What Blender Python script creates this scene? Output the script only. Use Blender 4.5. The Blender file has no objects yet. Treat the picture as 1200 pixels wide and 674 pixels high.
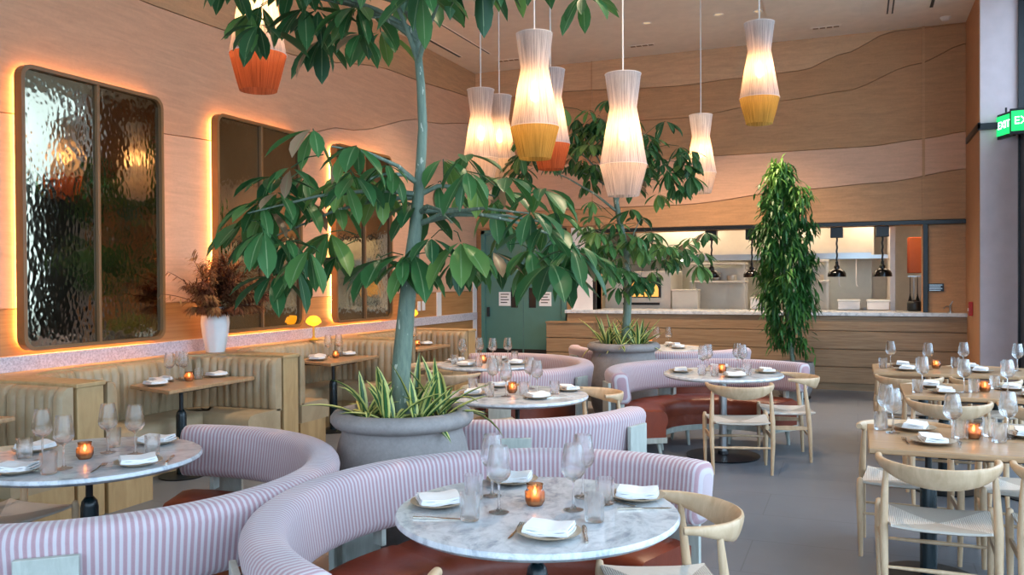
import bpy, math, random
from mathutils import Vector, Matrix
random.seed(7)
PI = math.pi
C = bpy.context.scene.collection

# ------------------------------------------------------------------ camera
F_PX, CAM_H = 1000.0, 1.62
YAW, PIT, ROLL = math.radians(22.05), math.radians(-0.63), math.radians(0.35)
cam_d = bpy.data.cameras.new('camera'); cam = bpy.data.objects.new('camera', cam_d); C.objects.link(cam)
cam_d.sensor_width = 36.0; cam_d.lens = 36.0 * F_PX / 1200.0
cam_d.clip_start = 0.05
_cy, _sy, _cp, _sp = math.cos(YAW), math.sin(YAW), math.cos(PIT), math.sin(PIT)
_fw = Vector((-_sy*_cp, _cy*_cp, _sp)); _rt = Vector((_cy, _sy, 0)); _up = Vector((_sy*_sp, -_cy*_sp, _cp))
_R = _rt*math.cos(ROLL) - _up*math.sin(ROLL); _U = _up*math.cos(ROLL) + _rt*math.sin(ROLL)
M = Matrix((( _R.x, _U.x, -_fw.x), (_R.y, _U.y, -_fw.y), (_R.z, _U.z, -_fw.z))).to_4x4()
M.translation = Vector((0, 0, CAM_H)); cam.matrix_world = M
bpy.context.scene.camera = cam

# ------------------------------------------------------------------ mesh builder
class MB:
    def __init__(s): s.v = []; s.f = []; s.uv = []; s.tone = []; s.mi = []
    def face(s, idx, uv=None, tone=0.0, mi=0):
        s.f.append(tuple(idx)); s.uv.append(uv or [(0, 0)]*len(idx)); s.tone.append(tone); s.mi.append(mi)
    def box(s, x0, x1, y0, y1, z0, z1, mi=0, rot=None, org=(0, 0, 0)):
        b = len(s.v)
        P = [(x0,y0,z0),(x1,y0,z0),(x1,y1,z0),(x0,y1,z0),(x0,y0,z1),(x1,y0,z1),(x1,y1,z1),(x0,y1,z1)]
        for p in P:
            v = Vector(p)
            if rot is not None: v = rot @ v
            s.v.append(tuple(v + Vector(org)))
        for q in ((0,3,2,1),(4,5,6,7),(0,1,5,4),(1,2,6,5),(2,3,7,6),(3,0,4,7)):
            s.face([b+i for i in q], mi=mi)
        return s
    def ring_tube(s, rings, close_ends=True, wrap=False, uvs=None, mi=0, tone=0.0):
        n = len(rings[0]); b = len(s.v)
        for r in rings: s.v.extend([tuple(p) for p in r])
        m = len(rings)
        for i in range(m if wrap else m-1):
            j = (i+1) % m
            for k in range(n):
                l = (k+1) % n
                if uvs: uv = [(uvs[i], k/n), (uvs[i], (k+1)/n), (uvs[i+1 if not wrap else i+1], (k+1)/n), (uvs[i+1], k/n)]
                else: uv = [(i, k/n), (i, (k+1)/n), (i+1, (k+1)/n), (i+1, k/n)]
                s.face([b+i*n+k, b+i*n+l, b+j*n+l, b+j*n+k], uv, tone, mi)
        if close_ends and not wrap:
            s.face([b+k for k in range(n)][::-1], [(uvs[0] if uvs else 0, 0)]*n, tone, mi)
            s.face([b+(m-1)*n+k for k in range(n)], [(uvs[-1] if uvs else 0, 0)]*n, tone, mi)
        return s
    def tube(s, pts, radii, n=10, mi=0, flat=None, close=True):
        pts = [Vector(p) for p in pts]
        if not isinstance(radii, (list, tuple)): radii = [radii]*len(pts)
        rings = []; ref = None; L = 0; us = []
        for i, p in enumerate(pts):
            t = (pts[min(i+1, len(pts)-1)] - pts[max(i-1, 0)]).normalized()
            if ref is None:
                ref = Vector((0, 0, 1)) if abs(t.z) < .9 else Vector((1, 0, 0))
            a = (ref - t*ref.dot(t)).normalized(); ref = a; bb = t.cross(a)
            r = radii[i]
            rings.append([p + a*(r*math.cos(2*PI*k/n)) + bb*(r*math.sin(2*PI*k/n)) for k in range(n)])
            if i: L += (p-pts[i-1]).length
            us.append(L)
        return s.ring_tube(rings, close, False, us, mi)
    def lathe(s, prof, n=32, c=(0, 0, 0), mi=0, caps=True, wob=None):
        rings = []
        for r, z in prof:
            rings.append([(c[0]+max(r, 1e-4)*math.cos(2*PI*k/n)*(wob(k, z) if wob else 1), c[1]+max(r, 1e-4)*math.sin(2*PI*k/n)*(wob(k, z) if wob else 1), c[2]+z) for k in range(n)])
        return s.ring_tube(rings, caps, False, None, mi)
    def prism(s, poly, z0, z1, mi=0, axis='z'):
        """extrude polygon; axis z: (x,y)+z ; axis y: (x,z)+y ; axis x: (y,z)+x"""
        b = len(s.v); n = len(poly)
        for h in (z0, z1):
            for a, c in poly:
                s.v.append({'z': (a, c, h), 'y': (a, h, c), 'x': (h, a, c)}[axis])
        s.face([b+i for i in range(n)][::-1], mi=mi); s.face([b+n+i for i in range(n)], mi=mi)
        for i in range(n):
            j = (i+1) % n
            s.face([b+i, b+j, b+n+j, b+n+i], mi=mi)
        return s
    def build(s, name, mat, parent=None, smooth=False, bevel=0, bseg=2, loc=None, rot=None, recalc=True, subsurf=0):
        me = bpy.data.meshes.new(name); me.from_pydata([tuple(v) for v in s.v], [], s.f)
        uvl = me.uv_layers.new(name='UVMap'); k = 0
        flat = []
        for uv in s.uv:
            for a in uv: flat.extend((float(a[0]), float(a[1])))
        uvl.data.foreach_set('uv', flat)
        if any(s.tone):
            at = me.attributes.new('tone', 'FLOAT', 'FACE'); at.data.foreach_set('value', s.tone)
        mats = mat if isinstance(mat, (list, tuple)) else [mat]
        for m in mats: me.materials.append(m)
        me.polygons.foreach_set('material_index', s.mi)
        if smooth: me.polygons.foreach_set('use_smooth', [True]*len(s.f))
        me.update()
        if recalc:
            import bmesh
            bm = bmesh.new(); bm.from_mesh(me); bmesh.ops.recalc_face_normals(bm, faces=bm.faces); bm.to_mesh(me); bm.free()
        if smooth:
            try: me.set_sharp_from_angle(angle=math.radians(50))
            except Exception: pass
        o = bpy.data.objects.new(name, me); C.objects.link(o)
        if parent: o.parent = parent
        if loc: o.location = loc
        if rot is not None: o.rotation_euler = (0, 0, rot)
        if bevel:
            m = o.modifiers.new('bevel', 'BEVEL'); m.width = bevel; m.segments = bseg; m.limit_method = 'ANGLE'; m.angle_limit = math.radians(40)
            if not smooth:
                me.polygons.foreach_set('use_smooth', [True]*len(s.f))
                m.harden_normals = True
        if subsurf:
            m = o.modifiers.new('sub', 'SUBSURF'); m.levels = subsurf; m.render_levels = subsurf
        return o

def tag(o, label, cat, group=None, kind=None):
    o['label'] = label; o['category'] = cat
    if group: o['group'] = group
    if kind: o['kind'] = kind
    return o
def thing(name, label, cat, loc=(0, 0, 0), rot=0, group=None):
    o = bpy.data.objects.new(name, None); C.objects.link(o)
    o.empty_display_size = .1
    o.location = loc; o.rotation_euler = (0, 0, rot)
    return tag(o, label, cat, group)
def struct(mb, name, mat, parent=None, **k):
    o = mb.build(name, mat, parent, **k)
    if parent is None: o['kind'] = 'structure'
    return o
def children(o): return [c for c in bpy.data.objects if c.parent == o]
_kids = {}
def copy_tree(o, loc, rot, label, group=None):
    if o.name not in _kids: _kids[o.name] = [(c, children(c)) for c in children(o)]
    r = o.copy(); C.objects.link(r); r.location = loc; r.rotation_euler = (0, 0, rot)
    r['label'] = label
    if group: r['group'] = group
    for c, gs in _kids[o.name]:
        n = c.copy(); C.objects.link(n); n.parent = r
        for g in gs:
            m = g.copy(); C.objects.link(m); m.parent = n
    return r

# ------------------------------------------------------------------ materials
def lin(c):
    if isinstance(c, str):
        c = tuple(int(c[i:i+2], 16)/255 for i in (0, 2, 4))
    return tuple((x/12.92 if x <= .04045 else ((x+.055)/1.055)**2.4) for x in c[:3]) + (1,)
class NM:
    def __init__(s, name):
        s.m = bpy.data.materials.new(name); s.m.use_nodes = True
        s.t = s.m.node_tree; s.n = s.t.nodes; s.l = s.t.links
        s.b = s.n['Principled BSDF']; s.out = s.n['Material Output']
    def add(s, t, **k):
        n = s.n.new(t)
        for a, v in k.items(): setattr(n, a, v)
        return n
    def link(s, a, b): s.l.new(a, b)
    def set(s, **k):
        names = {'rough': 'Roughness', 'metal': 'Metallic', 'spec': 'Specular IOR Level', 'coat': 'Coat Weight', 'trans': 'Transmission Weight', 'sheen': 'Sheen Weight', 'ior': 'IOR', 'coatr': 'Coat Roughness'}
        for a, v in k.items():
            if a == 'color': s.b.inputs['Base Color'].default_value = lin(v)
            elif a == 'emit': s.b.inputs['Emission Color'].default_value = lin(v[0]); s.b.inputs['Emission Strength'].default_value = v[1]
            else: s.b.inputs[names[a]].default_value = v
        return s
    def coords(s, scale=(1, 1, 1), rot=(0, 0, 0), kind='Object'):
        tc = s.add('ShaderNodeTexCoord'); mp = s.add('ShaderNodeMapping')
        mp.inputs['Scale'].default_value = scale; mp.inputs['Rotation'].default_value = rot
        s.link(tc.outputs[kind], mp.inputs['Vector']); return mp.outputs['Vector']
    def noise(s, vec, scale, detail=3, rough=.55, dist=0):
        n = s.add('ShaderNodeTexNoise'); n.inputs['Scale'].default_value = scale; n.inputs['Detail'].default_value = detail
        n.inputs['Roughness'].default_value = rough; n.inputs['Distortion'].default_value = dist
        if vec is not None: s.link(vec, n.inputs['Vector'])
        return n.outputs['Fac']
    def ramp(s, fac, stops, interp='LINEAR'):
        r = s.add('ShaderNodeValToRGB'); r.color_ramp.interpolation = interp
        e = r.color_ramp.elements
        while len(e) < len(stops): e.new(.5)
        for k, (p, c) in enumerate(stops): e[k].position = p; e[k].color = lin(c)
        s.link(fac, r.inputs['Fac']); return r.outputs['Color']
    def bump(s, h, strength=.3, dist=.01):
        b = s.add('ShaderNodeBump'); b.inputs['Strength'].default_value = strength; b.inputs['Distance'].default_value = dist
        s.link(h, b.inputs['Height']); s.link(b.outputs['Normal'], s.b.inputs['Normal']); return b
    def base(s, c): s.link(c, s.b.inputs['Base Color'])
    def math(s, op, a, b=None):
        n = s.add('ShaderNodeMath', operation=op)
        for i, x in enumerate((a, b)):
            if x is None: continue
            if isinstance(x, (int, float)): n.inputs[i].default_value = x
            else: s.link(x, n.inputs[i])
        return n.outputs[0]
    def mix(s, f, a, b):
        n = s.add('ShaderNodeMix', data_type='RGBA')
        for i, x in ((0, f), (6, a), (7, b)):
            if isinstance(x, (int, float)): n.inputs[i].default_value = x
            elif isinstance(x, (str, tuple)): n.inputs[i].default_value = lin(x)
            else: s.link(x, n.inputs[i])
        return n.outputs[2]

def wood(name, c1, c2, grain=(1, 12, 12), rough=.5, scale=3.0, bump=.05):
    m = NM(name); v = m.coords(grain)
    f = m.noise(v, scale, 5, .6, .6)
    m.base(m.ramp(f, [(.3, c1), (.7, c2)])); m.set(rough=rough); m.bump(f, bump, .005); return m.m
def plain(name, c, rough=.5, metal=0, **k):
    m = NM(name); v = m.coords((1, 1, 1)); f = m.noise(v, 6, 3)
    cc = lin(c); m.base(m.mix(f, tuple(max(0, x*.94) for x in _rgb(c)), tuple(min(1, x*1.04) for x in _rgb(c))))
    m.set(rough=rough, metal=metal, **k); return m.m
def _rgb(c): return tuple(int(c[i:i+2], 16)/255 for i in (0, 2, 4))
def emis(name, c, s):
    m = NM(name); m.set(color='000000', emit=(c, s), rough=.6); return m.m

MAT = {}
def ply(name, c, dc=.022):
    m = NM(name); v = m.coords((1, 1, 9)); f = m.noise(v, 2.2, 6, .65, .8)
    v2 = m.coords((1, 1, 1)); g = m.noise(v2, 35, 3, .7); h = m.math('ADD', m.math('MULTIPLY', f, .75), m.math('MULTIPLY', g, .25))
    a = tuple(max(0, x*(1-dc*2.2)) for x in _rgb(c)); b = tuple(min(1, x*(1+dc*1.6)) for x in _rgb(c))
    m.base(m.ramp(h, [(.35, a), (.65, b)])); m.set(rough=.62, spec=.3); m.bump(h, .04, .004); return m.m
MAT['ply_pink'] = ply('plywood_pink', 'd3a07e')
MAT['ply_pink2'] = ply('plywood_pale_band', 'd9aa8c')
MAT['ply_brown'] = ply('plywood_brown', 'b98a62', .035)
MAT['ply_mid'] = ply('plywood_mid', 'c2936b', .035)
MAT['ply_light'] = ply('plywood_light', 'cda27c', .03)
MAT['wains'] = wood('oak_wainscot', 'a5703f', 'c08a55', (.5, .5, 14), .5, 2.5)
MAT['oak'] = wood('oak_booth', 'ad8c5e', 'c8a879', (3, 3, .6), .5, 4)
MAT['oakh'] = wood('oak_counter', '86694b', 'a78866', (.7, 3, 14), .5, 3)
MAT['oaktop'] = wood('oak_tabletop', 'a07d5a', 'bd9a74', (.8, 12, 3), .32, 3)
MAT['chair'] = wood('ash_chair', 'bd9c78', 'd8ba97', (3, 3, 1), .42, 6)
MAT['frame'] = plain('bronze_frame', '8a6038', .35)
MAT['darkframe'] = plain('black_metal', '15181c', .35, .2)
MAT['black'] = plain('black_powdercoat', '14181c', .4)
MAT['steel'] = plain('brushed_steel', 'b9babb', .3, 1.0)
MAT['steelw'] = plain('kitchen_steel', 'e2d9ca', .38, .35)
MAT['white'] = plain('white_paint', 'e8e2e0', .55)
MAT['pillar'] = plain('pillar_paint', 'd8c6c8', .6)
MAT['tan'] = plain('pillar_side_paint', 'b78764', .6)
MAT['ceil'] = plain('ceiling_paint', 'efe2d6', .75)
MAT['green'] = plain('green_door_paint', '4f7f78', .45)
MAT['gplate'] = wood('grey_washed_wood', 'a9aca2', 'c2c5bc', (4, 4, 1), .5, 5)
MAT['ceramic'] = plain('stoneware', 'a3927c', .35)
MAT['linen'] = plain('white_linen', 'f3f3f3', .85)
MAT['silver'] = plain('brass_steel_cutlery', 'cdc3b4', .18, 1.0)
MAT['soil'] = plain('dark_soil', '2c231c', .95)
MAT['red'] = plain('red_plastic', 'b02018', .4)
MAT['vase'] = plain('white_ceramic_vase', 'eceae8', .25)

# marble
def marble(name, base, vein, sc=2.5):
    m = NM(name); v = m.coords((1, 1.6, 1), (0, 0, .6))
    w = m.noise(v, sc, 8, .62, 2.2); w2 = m.noise(v, sc*3.3, 8, .7, 1.2)
    c = m.ramp(w, [(.36, vein), (.48, base), (.60, base), (.72, vein)])
    d = m.ramp(w2, [(.35, vein), (.55, base)])
    m.base(m.mix(.45, c, d)); m.set(rough=.22, coat=.2); return m.m
MAT['marble'] = marble('carrara_marble', 'dbdfe3', '929aa5')
MAT['terrazzo'] = (lambda: (lambda m: (m.base(m.ramp(m.noise(m.coords(), 60, 4, .7), [(.35, 'b3a6ad'), (.6, 'e0d6dc')])), m.set(rough=.35), m.m)[2])(NM('speckled_marble_strip')))()

# leather
def leather(name, a, b, rough=.4):
    m = NM(name); v = m.coords(); f = m.noise(v, 3.0, 4, .6, .5); g = m.noise(v, 160, 2)
    m.base(m.ramp(f, [(.3, a), (.7, b)])); m.set(rough=rough, spec=.5)
    m.bump(m.math('ADD', m.math('MULTIPLY', g, .2), m.math('MULTIPLY', m.noise(m.coords((1, 1, 1)), 14, 3, .6, 1.0), .8)), .18, .01); return m.m
MAT['cognac'] = leather('cognac_leather', '6c2b19', '8c3d22', .38)
MAT['beige'] = leather('beige_leather', 'a28c6c', 'bca685', .42)

# striped fabric: stripes follow the arc length stored in UV.x
def striped():
    m = NM('pink_striped_fabric'); uv = m.add('ShaderNodeUVMap'); sep = m.add('ShaderNodeSeparateXYZ'); m.link(uv.outputs[0], sep.inputs[0])
    s = m.math('SINE', m.math('MULTIPLY', sep.outputs['X'], 2*PI/.0235))
    fac = m.math('ADD', m.math('MULTIPLY', s, .5), .5)
    col = m.ramp(fac, [(.30, 'c2b6b9'), (.52, 'ad8289'), (.9, 'a2747c')])
    wv = m.noise(m.coords((1, 1, 1)), 420, 2)
    m.base(m.mix(m.math('MULTIPLY', wv, .35), col, 'dcd2d6')); m.set(rough=.9, sheen=.3)
    h = m.math('ADD', m.math('MULTIPLY', s, -.5), wv); m.bump(h, .25, .003); return m.m
MAT['stripe'] = striped()

def cord():
    m = NM('paper_cord'); tc = m.add('ShaderNodeTexCoord'); sep = m.add('ShaderNodeSeparateXYZ'); m.link(tc.outputs['Object'], sep.inputs[0])
    ax = m.math('ABSOLUTE', sep.outputs['X']); ay = m.math('ABSOLUTE', sep.outputs['Y'])
    side = m.math('GREATER_THAN', m.math('MULTIPLY', ax, .95), ay)
    wx = m.math('SINE', m.math('MULTIPLY', sep.outputs['X'], 2*PI/.009)); wy = m.math('SINE', m.math('MULTIPLY', sep.outputs['Y'], 2*PI/.009))
    mixv = m.math('ADD', m.math('MULTIPLY', side, wx), m.math('MULTIPLY', m.math('SUBTRACT', 1, side), wy))
    m.base(m.mix(m.math('ADD', m.math('ADD', m.math('MULTIPLY', mixv, .22), .28), m.math('MULTIPLY', side, .5)), 'a39686', 'e6dccf')); m.set(rough=.75)  # side triangles coloured lighter, painting in the sheen of the turned cords
    m.bump(mixv, .5, .003); return m.m
MAT['cord'] = cord()

def floor_mat():
    m = NM('grey_floor_tiles'); v = m.coords()
    br = m.add('ShaderNodeTexBrick'); br.offset = .5
    br.inputs['Scale'].default_value = 1; br.inputs['Brick Width'].default_value = 1.2; br.inputs['Row Height'].default_value = .6
    br.inputs['Mortar Size'].default_value = .004
    br.inputs['Color1'].default_value = lin('70747b'); br.inputs['Color2'].default_value = lin('757980'); br.inputs['Mortar'].default_value = lin('595c62')
    m.link(v, br.inputs['Vector'])
    n = m.noise(v, 5, 6, .65); n2 = m.noise(m.coords((1, 1, 1)), 40, 4, .7)
    c = m.mix(m.math('MULTIPLY', n, .6), br.outputs['Color'], '62666c'); m.base(m.mix(m.math('MULTIPLY', n2, .25), c, '85898f'))
    m.set(rough=.38, spec=.4); return m.m
MAT['floor'] = floor_mat()

def mirror_mat():
    m = NM('rippled_antique_mirror'); v = m.coords((1, 1, .62))
    vo = m.add('ShaderNodeTexVoronoi'); vo.feature = 'SMOOTH_F1'; vo.inputs['Scale'].default_value = 29; vo.inputs['Smoothness'].default_value = .7
    ds = m.add('ShaderNodeTexNoise'); ds.inputs['Scale'].default_value = 5; m.link(v, ds.inputs['Vector'])
    mx = m.add('ShaderNodeVectorMath', operation='MULTIPLY_ADD'); m.link(ds.outputs['Color'], mx.inputs[0]); mx.inputs[1].default_value = (.06, .06, .06); m.link(v, mx.inputs[2])
    m.link(mx.outputs[0], vo.inputs['Vector'])
    m.base(m.ramp(m.noise(v, 2, 3), [(.3, '8f8874'), (.7, 'a8a08a')])); m.set(rough=.06, metal=1.0)
    m.bump(vo.outputs['Distance'], .06, .012); return m.m
MAT['mirror'] = mirror_mat()

def thin_glass(name, tint, fmul=1.0, base=.05):
    m = NM(name); m.n.remove(m.b)
    tr = m.add('ShaderNodeBsdfTransparent'); tr.inputs['Color'].default_value = lin(tint)
    gl = m.add('ShaderNodeBsdfGlossy'); gl.inputs['Roughness'].default_value = .01
    lw = m.add('ShaderNodeLayerWeight'); lw.inputs['Blend'].default_value = .2
    f = m.math('ADD', m.math('MULTIPLY', m.math('POWER', lw.outputs['Facing'], 4.0), fmul), base)
    mx = m.add('ShaderNodeMixShader'); m.link(f, mx.inputs[0]); m.link(tr.outputs[0], mx.inputs[1]); m.link(gl.outputs[0], mx.inputs[2])
    m.link(mx.outputs[0], m.out.inputs['Surface']); return m.m
def real_glass():
    m = NM('clear_drinking_glass'); m.n.remove(m.b)
    g = m.add('ShaderNodeBsdfGlass'); g.inputs['Roughness'].default_value = 0; g.inputs['IOR'].default_value = 1.45
    tr = m.add('ShaderNodeBsdfTransparent'); mx = m.add('ShaderNodeMixShader'); mx.inputs[0].default_value = .36
    m.link(g.outputs[0], mx.inputs[1]); m.link(tr.outputs[0], mx.inputs[2]); m.link(mx.outputs[0], m.out.inputs['Surface']); return m.m
MAT['glass'] = real_glass()
MAT['pane'] = thin_glass('window_pane', 'eaf3f6', .5, .01)
def amber():
    m = NM('amber_votive_glass'); m.n.remove(m.b)
    tl = m.add('ShaderNodeBsdfTranslucent'); tl.inputs['Color'].default_value = lin('f7c79e')
    tr = m.add('ShaderNodeBsdfTransparent'); tr.inputs['Color'].default_value = lin('fddcc0')
    gl = m.add('ShaderNodeBsdfGlossy'); gl.inputs['Roughness'].default_value = .1
    a = m.add('ShaderNodeMixShader'); a.inputs[0].default_value = .55; m.link(tl.outputs[0], a.inputs[1]); m.link(tr.outputs[0], a.inputs[2])
    lw = m.add('ShaderNodeLayerWeight'); lw.inputs['Blend'].default_value = .3
    b = m.add('ShaderNodeMixShader'); m.link(lw.outputs['Fresnel'], b.inputs[0]); m.link(a.outputs[0], b.inputs[1]); m.link(gl.outputs[0], b.inputs[2])
    m.link(b.outputs[0], m.out.inputs['Surface']); return m.m
MAT['amber'] = amber()
MAT['flame'] = emis('candle_flame', 'ffc67c', 22)
MAT['wax'] = plain('candle_wax', 'f2e2c8', .5)

def shade(name, c, tw=.46):
    m = NM(name); m.n.remove(m.b)
    tc = m.add('ShaderNodeTexCoord'); sep = m.add('ShaderNodeSeparateXYZ'); m.link(tc.outputs['Object'], sep.inputs[0])
    ang = m.math('ARCTAN2', sep.outputs['Y'], sep.outputs['X'])
    cb = m.add('ShaderNodeCombineXYZ'); m.link(m.math('MULTIPLY', ang, 9), cb.inputs[0]); m.link(m.math('MULTIPLY', sep.outputs['Z'], 1.2), cb.inputs[1])
    n = m.noise(cb.outputs[0], 2.2, 5, .75)
    col = m.ramp(n, [(.34, tuple(x*.6 for x in _rgb(c))), (.6, c)])
    df = m.add('ShaderNodeBsdfDiffuse'); tl = m.add('ShaderNodeBsdfTranslucent')
    m.link(col, df.inputs['Color']); m.link(col, tl.inputs['Color'])
    mx = m.add('ShaderNodeMixShader'); mx.inputs[0].default_value = tw; m.link(df.outputs[0], mx.inputs[1]); m.link(tl.outputs[0], mx.inputs[2])
    tp = m.add('ShaderNodeBsdfTransparent'); m2 = m.add('ShaderNodeMixShader'); m.link(m.math('MULTIPLY', m.math('POWER', n, 3.0), .55), m2.inputs[0]); m.link(mx.outputs[0], m2.inputs[1]); m.link(tp.outputs[0], m2.inputs[2])
    m.link(m2.outputs[0], m.out.inputs['Surface']); return m.m
MAT['shade_white'] = shade('woven_cord_white', 'e6dcd8')
MAT['shade_white_low'] = shade('woven_cord_white_lower', 'efe2d8', .72)  # lighter, more translucent copy of the white cord so the lower shade looks lit
MAT['shade_yellow'] = shade('woven_cord_yellow', 'cfae5c', .62)
MAT['shade_red'] = shade('woven_cord_terracotta', 'c8714a', .62)
MAT['cordw'] = plain('white_lamp_cord', 'e6ded6', .6)
MAT['bulb'] = emis('warm_bulb', 'ffba74', 98)

def leafmat(name, dark, mid, light, vein, rough=.35, var=None):
    m = NM(name); at = m.add('ShaderNodeAttribute'); at.attribute_name = 'tone'
    col = m.ramp(at.outputs['Fac'], [(0, dark), (.55, mid), (.9, light), (1.0, var or light)])
    uv = m.add('ShaderNodeUVMap'); sep = m.add('ShaderNodeSeparateXYZ'); m.link(uv.outputs[0], sep.inputs[0])
    d = m.math('ABSOLUTE', m.math('SUBTRACT', sep.outputs['X'], .5))
    v = m.math('LESS_THAN', d, .03)
    m.base(m.mix(m.math('MULTIPLY', v, .6), col, vein)); m.set(rough=rough, spec=.45)
    tl = m.add('ShaderNodeBsdfTranslucent'); m.link(col, tl.inputs['Color'])
    mx = m.add('ShaderNodeMixShader'); mx.inputs[0].default_value = .2; m.link(m.b.outputs[0], mx.inputs[1]); m.link(tl.outputs[0], mx.inputs[2]); m.link(mx.outputs[0], m.out.inputs['Surface'])
    return m.m
MAT['leaf'] = leafmat('glossy_green_leaf', '2b5532', '44763f', '7a9c4e', 'a3b884', .4, 'a88a6c')
MAT['leaf2'] = leafmat('narrow_green_leaf', '1f4a24', '37702f', '7bab50', '86b05c', .4)
def varieg():
    m = NM('variegated_leaf'); uv = m.add('ShaderNodeUVMap'); sep = m.add('ShaderNodeSeparateXYZ'); m.link(uv.outputs[0], sep.inputs[0])
    d = m.math('ABSOLUTE', m.math('SUBTRACT', sep.outputs['X'], .5))
    n = m.noise(m.coords(), 30, 2); dd = m.math('ADD', d, m.math('MULTIPLY', m.math('SUBTRACT', n, .5), .12))
    m.base(m.ramp(dd, [(.0, '3f6e3a'), (.20, '27502c'), (.27, 'c2c268'), (.5, 'd8d684')], 'LINEAR')); m.set(rough=.4); return m.m
MAT['varieg'] = varieg()
def bark():
    m = NM('smooth_green_bark'); v = m.coords((6, 6, 1)); f = m.noise(v, 6, 5, .7)
    s = m.noise(m.coords((1, 1, .3)), 40, 2); c = m.ramp(f, [(.3, '55685a'), (.7, '82907a')])
    m.base(m.mix(m.math('GREATER_THAN', s, .68), c, 'b8bca8')); m.set(rough=.6); m.bump(f, .3, .01); return m.m
MAT['bark'] = bark()
def conc():
    m = NM('grey_stoneware_planter'); v = m.coords(); f = m.noise(v, 9, 6, .7); g = m.noise(v, 70, 3)
    m.base(m.ramp(m.math('ADD', m.math('MULTIPLY', f, .7), m.math('MULTIPLY', g, .3)), [(.3, '837b78'), (.7, 'a09894')])); m.set(rough=.75); m.bump(g, .12, .004); return m.m
MAT['planter'] = conc()
MAT['pampas'] = leafmat('dried_pampas', '5c301c', '8f5430', 'bd8850', '8a5230', .8)

# ------------------------------------------------------------------ room shell
XL, XR, YB, YF, ZC = -5.95, 1.86, 13.1, -3.6, 5.06
struct(MB().box(XL-.3, XR+.3, YF-.3, YB+.3, -.12, 0), 'floor', MAT['floor'])
mb = MB().box(XL-.3, XR+.3, YF-.3, YB+.3, ZC, ZC+.15)
ceil = struct(mb, 'ceiling', MAT['ceil'])
struct(MB().box(-1.1, 0.05, 9.2, 12.2, ZC-.012, ZC-.0), 'ceiling_access_panel', MAT['ceil'], ceil, bevel=.004)

# left wall: backing with curved plywood layers on it
wl = struct(MB().box(XL-.3, XL-.03, YF-.3, YB+.33, 0, ZC), 'wall_left', MAT['ply_brown'])
def band(parent, name, mat, lower, upper, x, axis, thick=.03, sign=1):
    """panel between two polylines given as (along, z) lists, extruded across the wall"""
    poly = list(lower) + list(reversed(upper))
    mbb = MB().prism(poly, x, x+thick*sign, axis=axis)
    return struct(mbb, name, mat, parent, bevel=.006, bseg=1)
def smooth_line(pts, n=40):
    pts = sorted(pts); out = []
    for i in range(n+1):
        t = pts[0][0] + (pts[-1][0]-pts[0][0])*i/n
        for (a, za), (b, zb) in zip(pts, pts[1:]):
            if a <= t <= b:
                u = (t-a)/(b-a); u = u*u*(3-2*u); out.append((t, za+(zb-za)*u)); break
    return out
G = .0025
def off(l, d): return [(a, z+d) for a, z in l]
LS1 = smooth_line([(YF, 4.45), (2, 4.35), (5.85, 4.13), (7.9, 4.17), (10.5, 4.5), (YB, 4.62)])
LS2 = smooth_line([(YF, 2.6), (3, 2.8), (6.0, 2.97), (6.7, 3.0), (8.1, 3.28), (9.1, 3.5), (11.3, 3.96), (YB, 4.19)])
LT = [(YF, ZC), (YB, ZC)]; LB = [(YF, 1.41), (YB, 1.41)]
band(wl, 'plywood_layer', MAT['ply_mid'], off(LS1, G), LT, XL-.03, 'x')
band(wl, 'plywood_layer', MAT['ply_pink'], off(LS2, G), off(LS1, -G), XL-.03, 'x')
band(wl, 'plywood_layer', MAT['ply_pink2'], off(LB, G), off(LS2, -G), XL-.03, 'x', .034)
struct(MB().box(XL-.03, XL-.002, YF, YB, 0, 1.405), 'oak_wainscot', MAT['wains'], wl)
# marble strip, post strips, ledge line
struct(MB().box(XL-.01, XL+.022, YF, YB-.02, .93, 1.05), 'trim_1', MAT['terrazzo'], None, bevel=.004)
mb = MB().box(XL-.01, XL+.016, 11.62, 11.76, 1.05, 1.41); mb.box(XL-.01, XL+.016, YB-.16, YB-.02, .3, 2.1)
struct(mb, 'trim_2', MAT['white'], None, bevel=.003)

# back wall with the kitchen opening and the green double door
OX0, OX1, OZ0, OZ1 = -3.86, .84, 1.08, 2.33
DX0, DX1, DZ = -5.85, -4.36, 2.42
wb = MB()
wb.box(XL-.03, DX0, YB+.03, YB+.33, 0, ZC); wb.box(DX0, DX1, YB+.03, YB+.33, DZ, ZC); wb.box(DX1, OX0, YB+.03, YB+.33, 0, ZC)
wb.box(OX0, OX1, YB+.03, YB+.33, 0, OZ0-.05); wb.box(OX0, OX1, YB+.03, YB+.33, OZ1, ZC); wb.box(OX1, XR+.3, YB+.03, YB+.33, 0, ZC)
wbo = struct(wb, 'wall_back', MAT['ply_brown'])
X0, X1 = XL, 1.40
C1 = smooth_line([(X0, 4.62), (-4.5, 4.62), (-2.47, 4.55), (-1.7, 4.583), (-.74, 4.61), (-.2, 4.79), (.47, 5.04), (X1, 5.052)])
C2 = smooth_line([(X0, 4.2), (-4.5, 4.08), (-2.47, 4.056), (-1.0, 4.194), (-.165, 4.26), (.76, 4.55), (X1, 4.78)])
C3 = smooth_line([(X0, 3.50), (-4.5, 3.455), (-3.3, 3.424), (-2.0, 3.442), (-.8, 3.447), (.14, 3.45), (.82, 3.51), (X1, 3.58)])
C4 = smooth_line([(X0, 2.70), (-4.7, 2.716), (-2.5, 2.727), (-.71, 2.883), (.33, 2.933), (X1, 3.07)])
top = [(X0, ZC), (X1, ZC)]
def bb(n, m, lo, hi, t=.03): band(wbo, n, m, lo, hi, YB+.03, 'y', t, -1)
bb('plywood_layer', MAT['ply_light'], off(C1, G), top)
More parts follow.
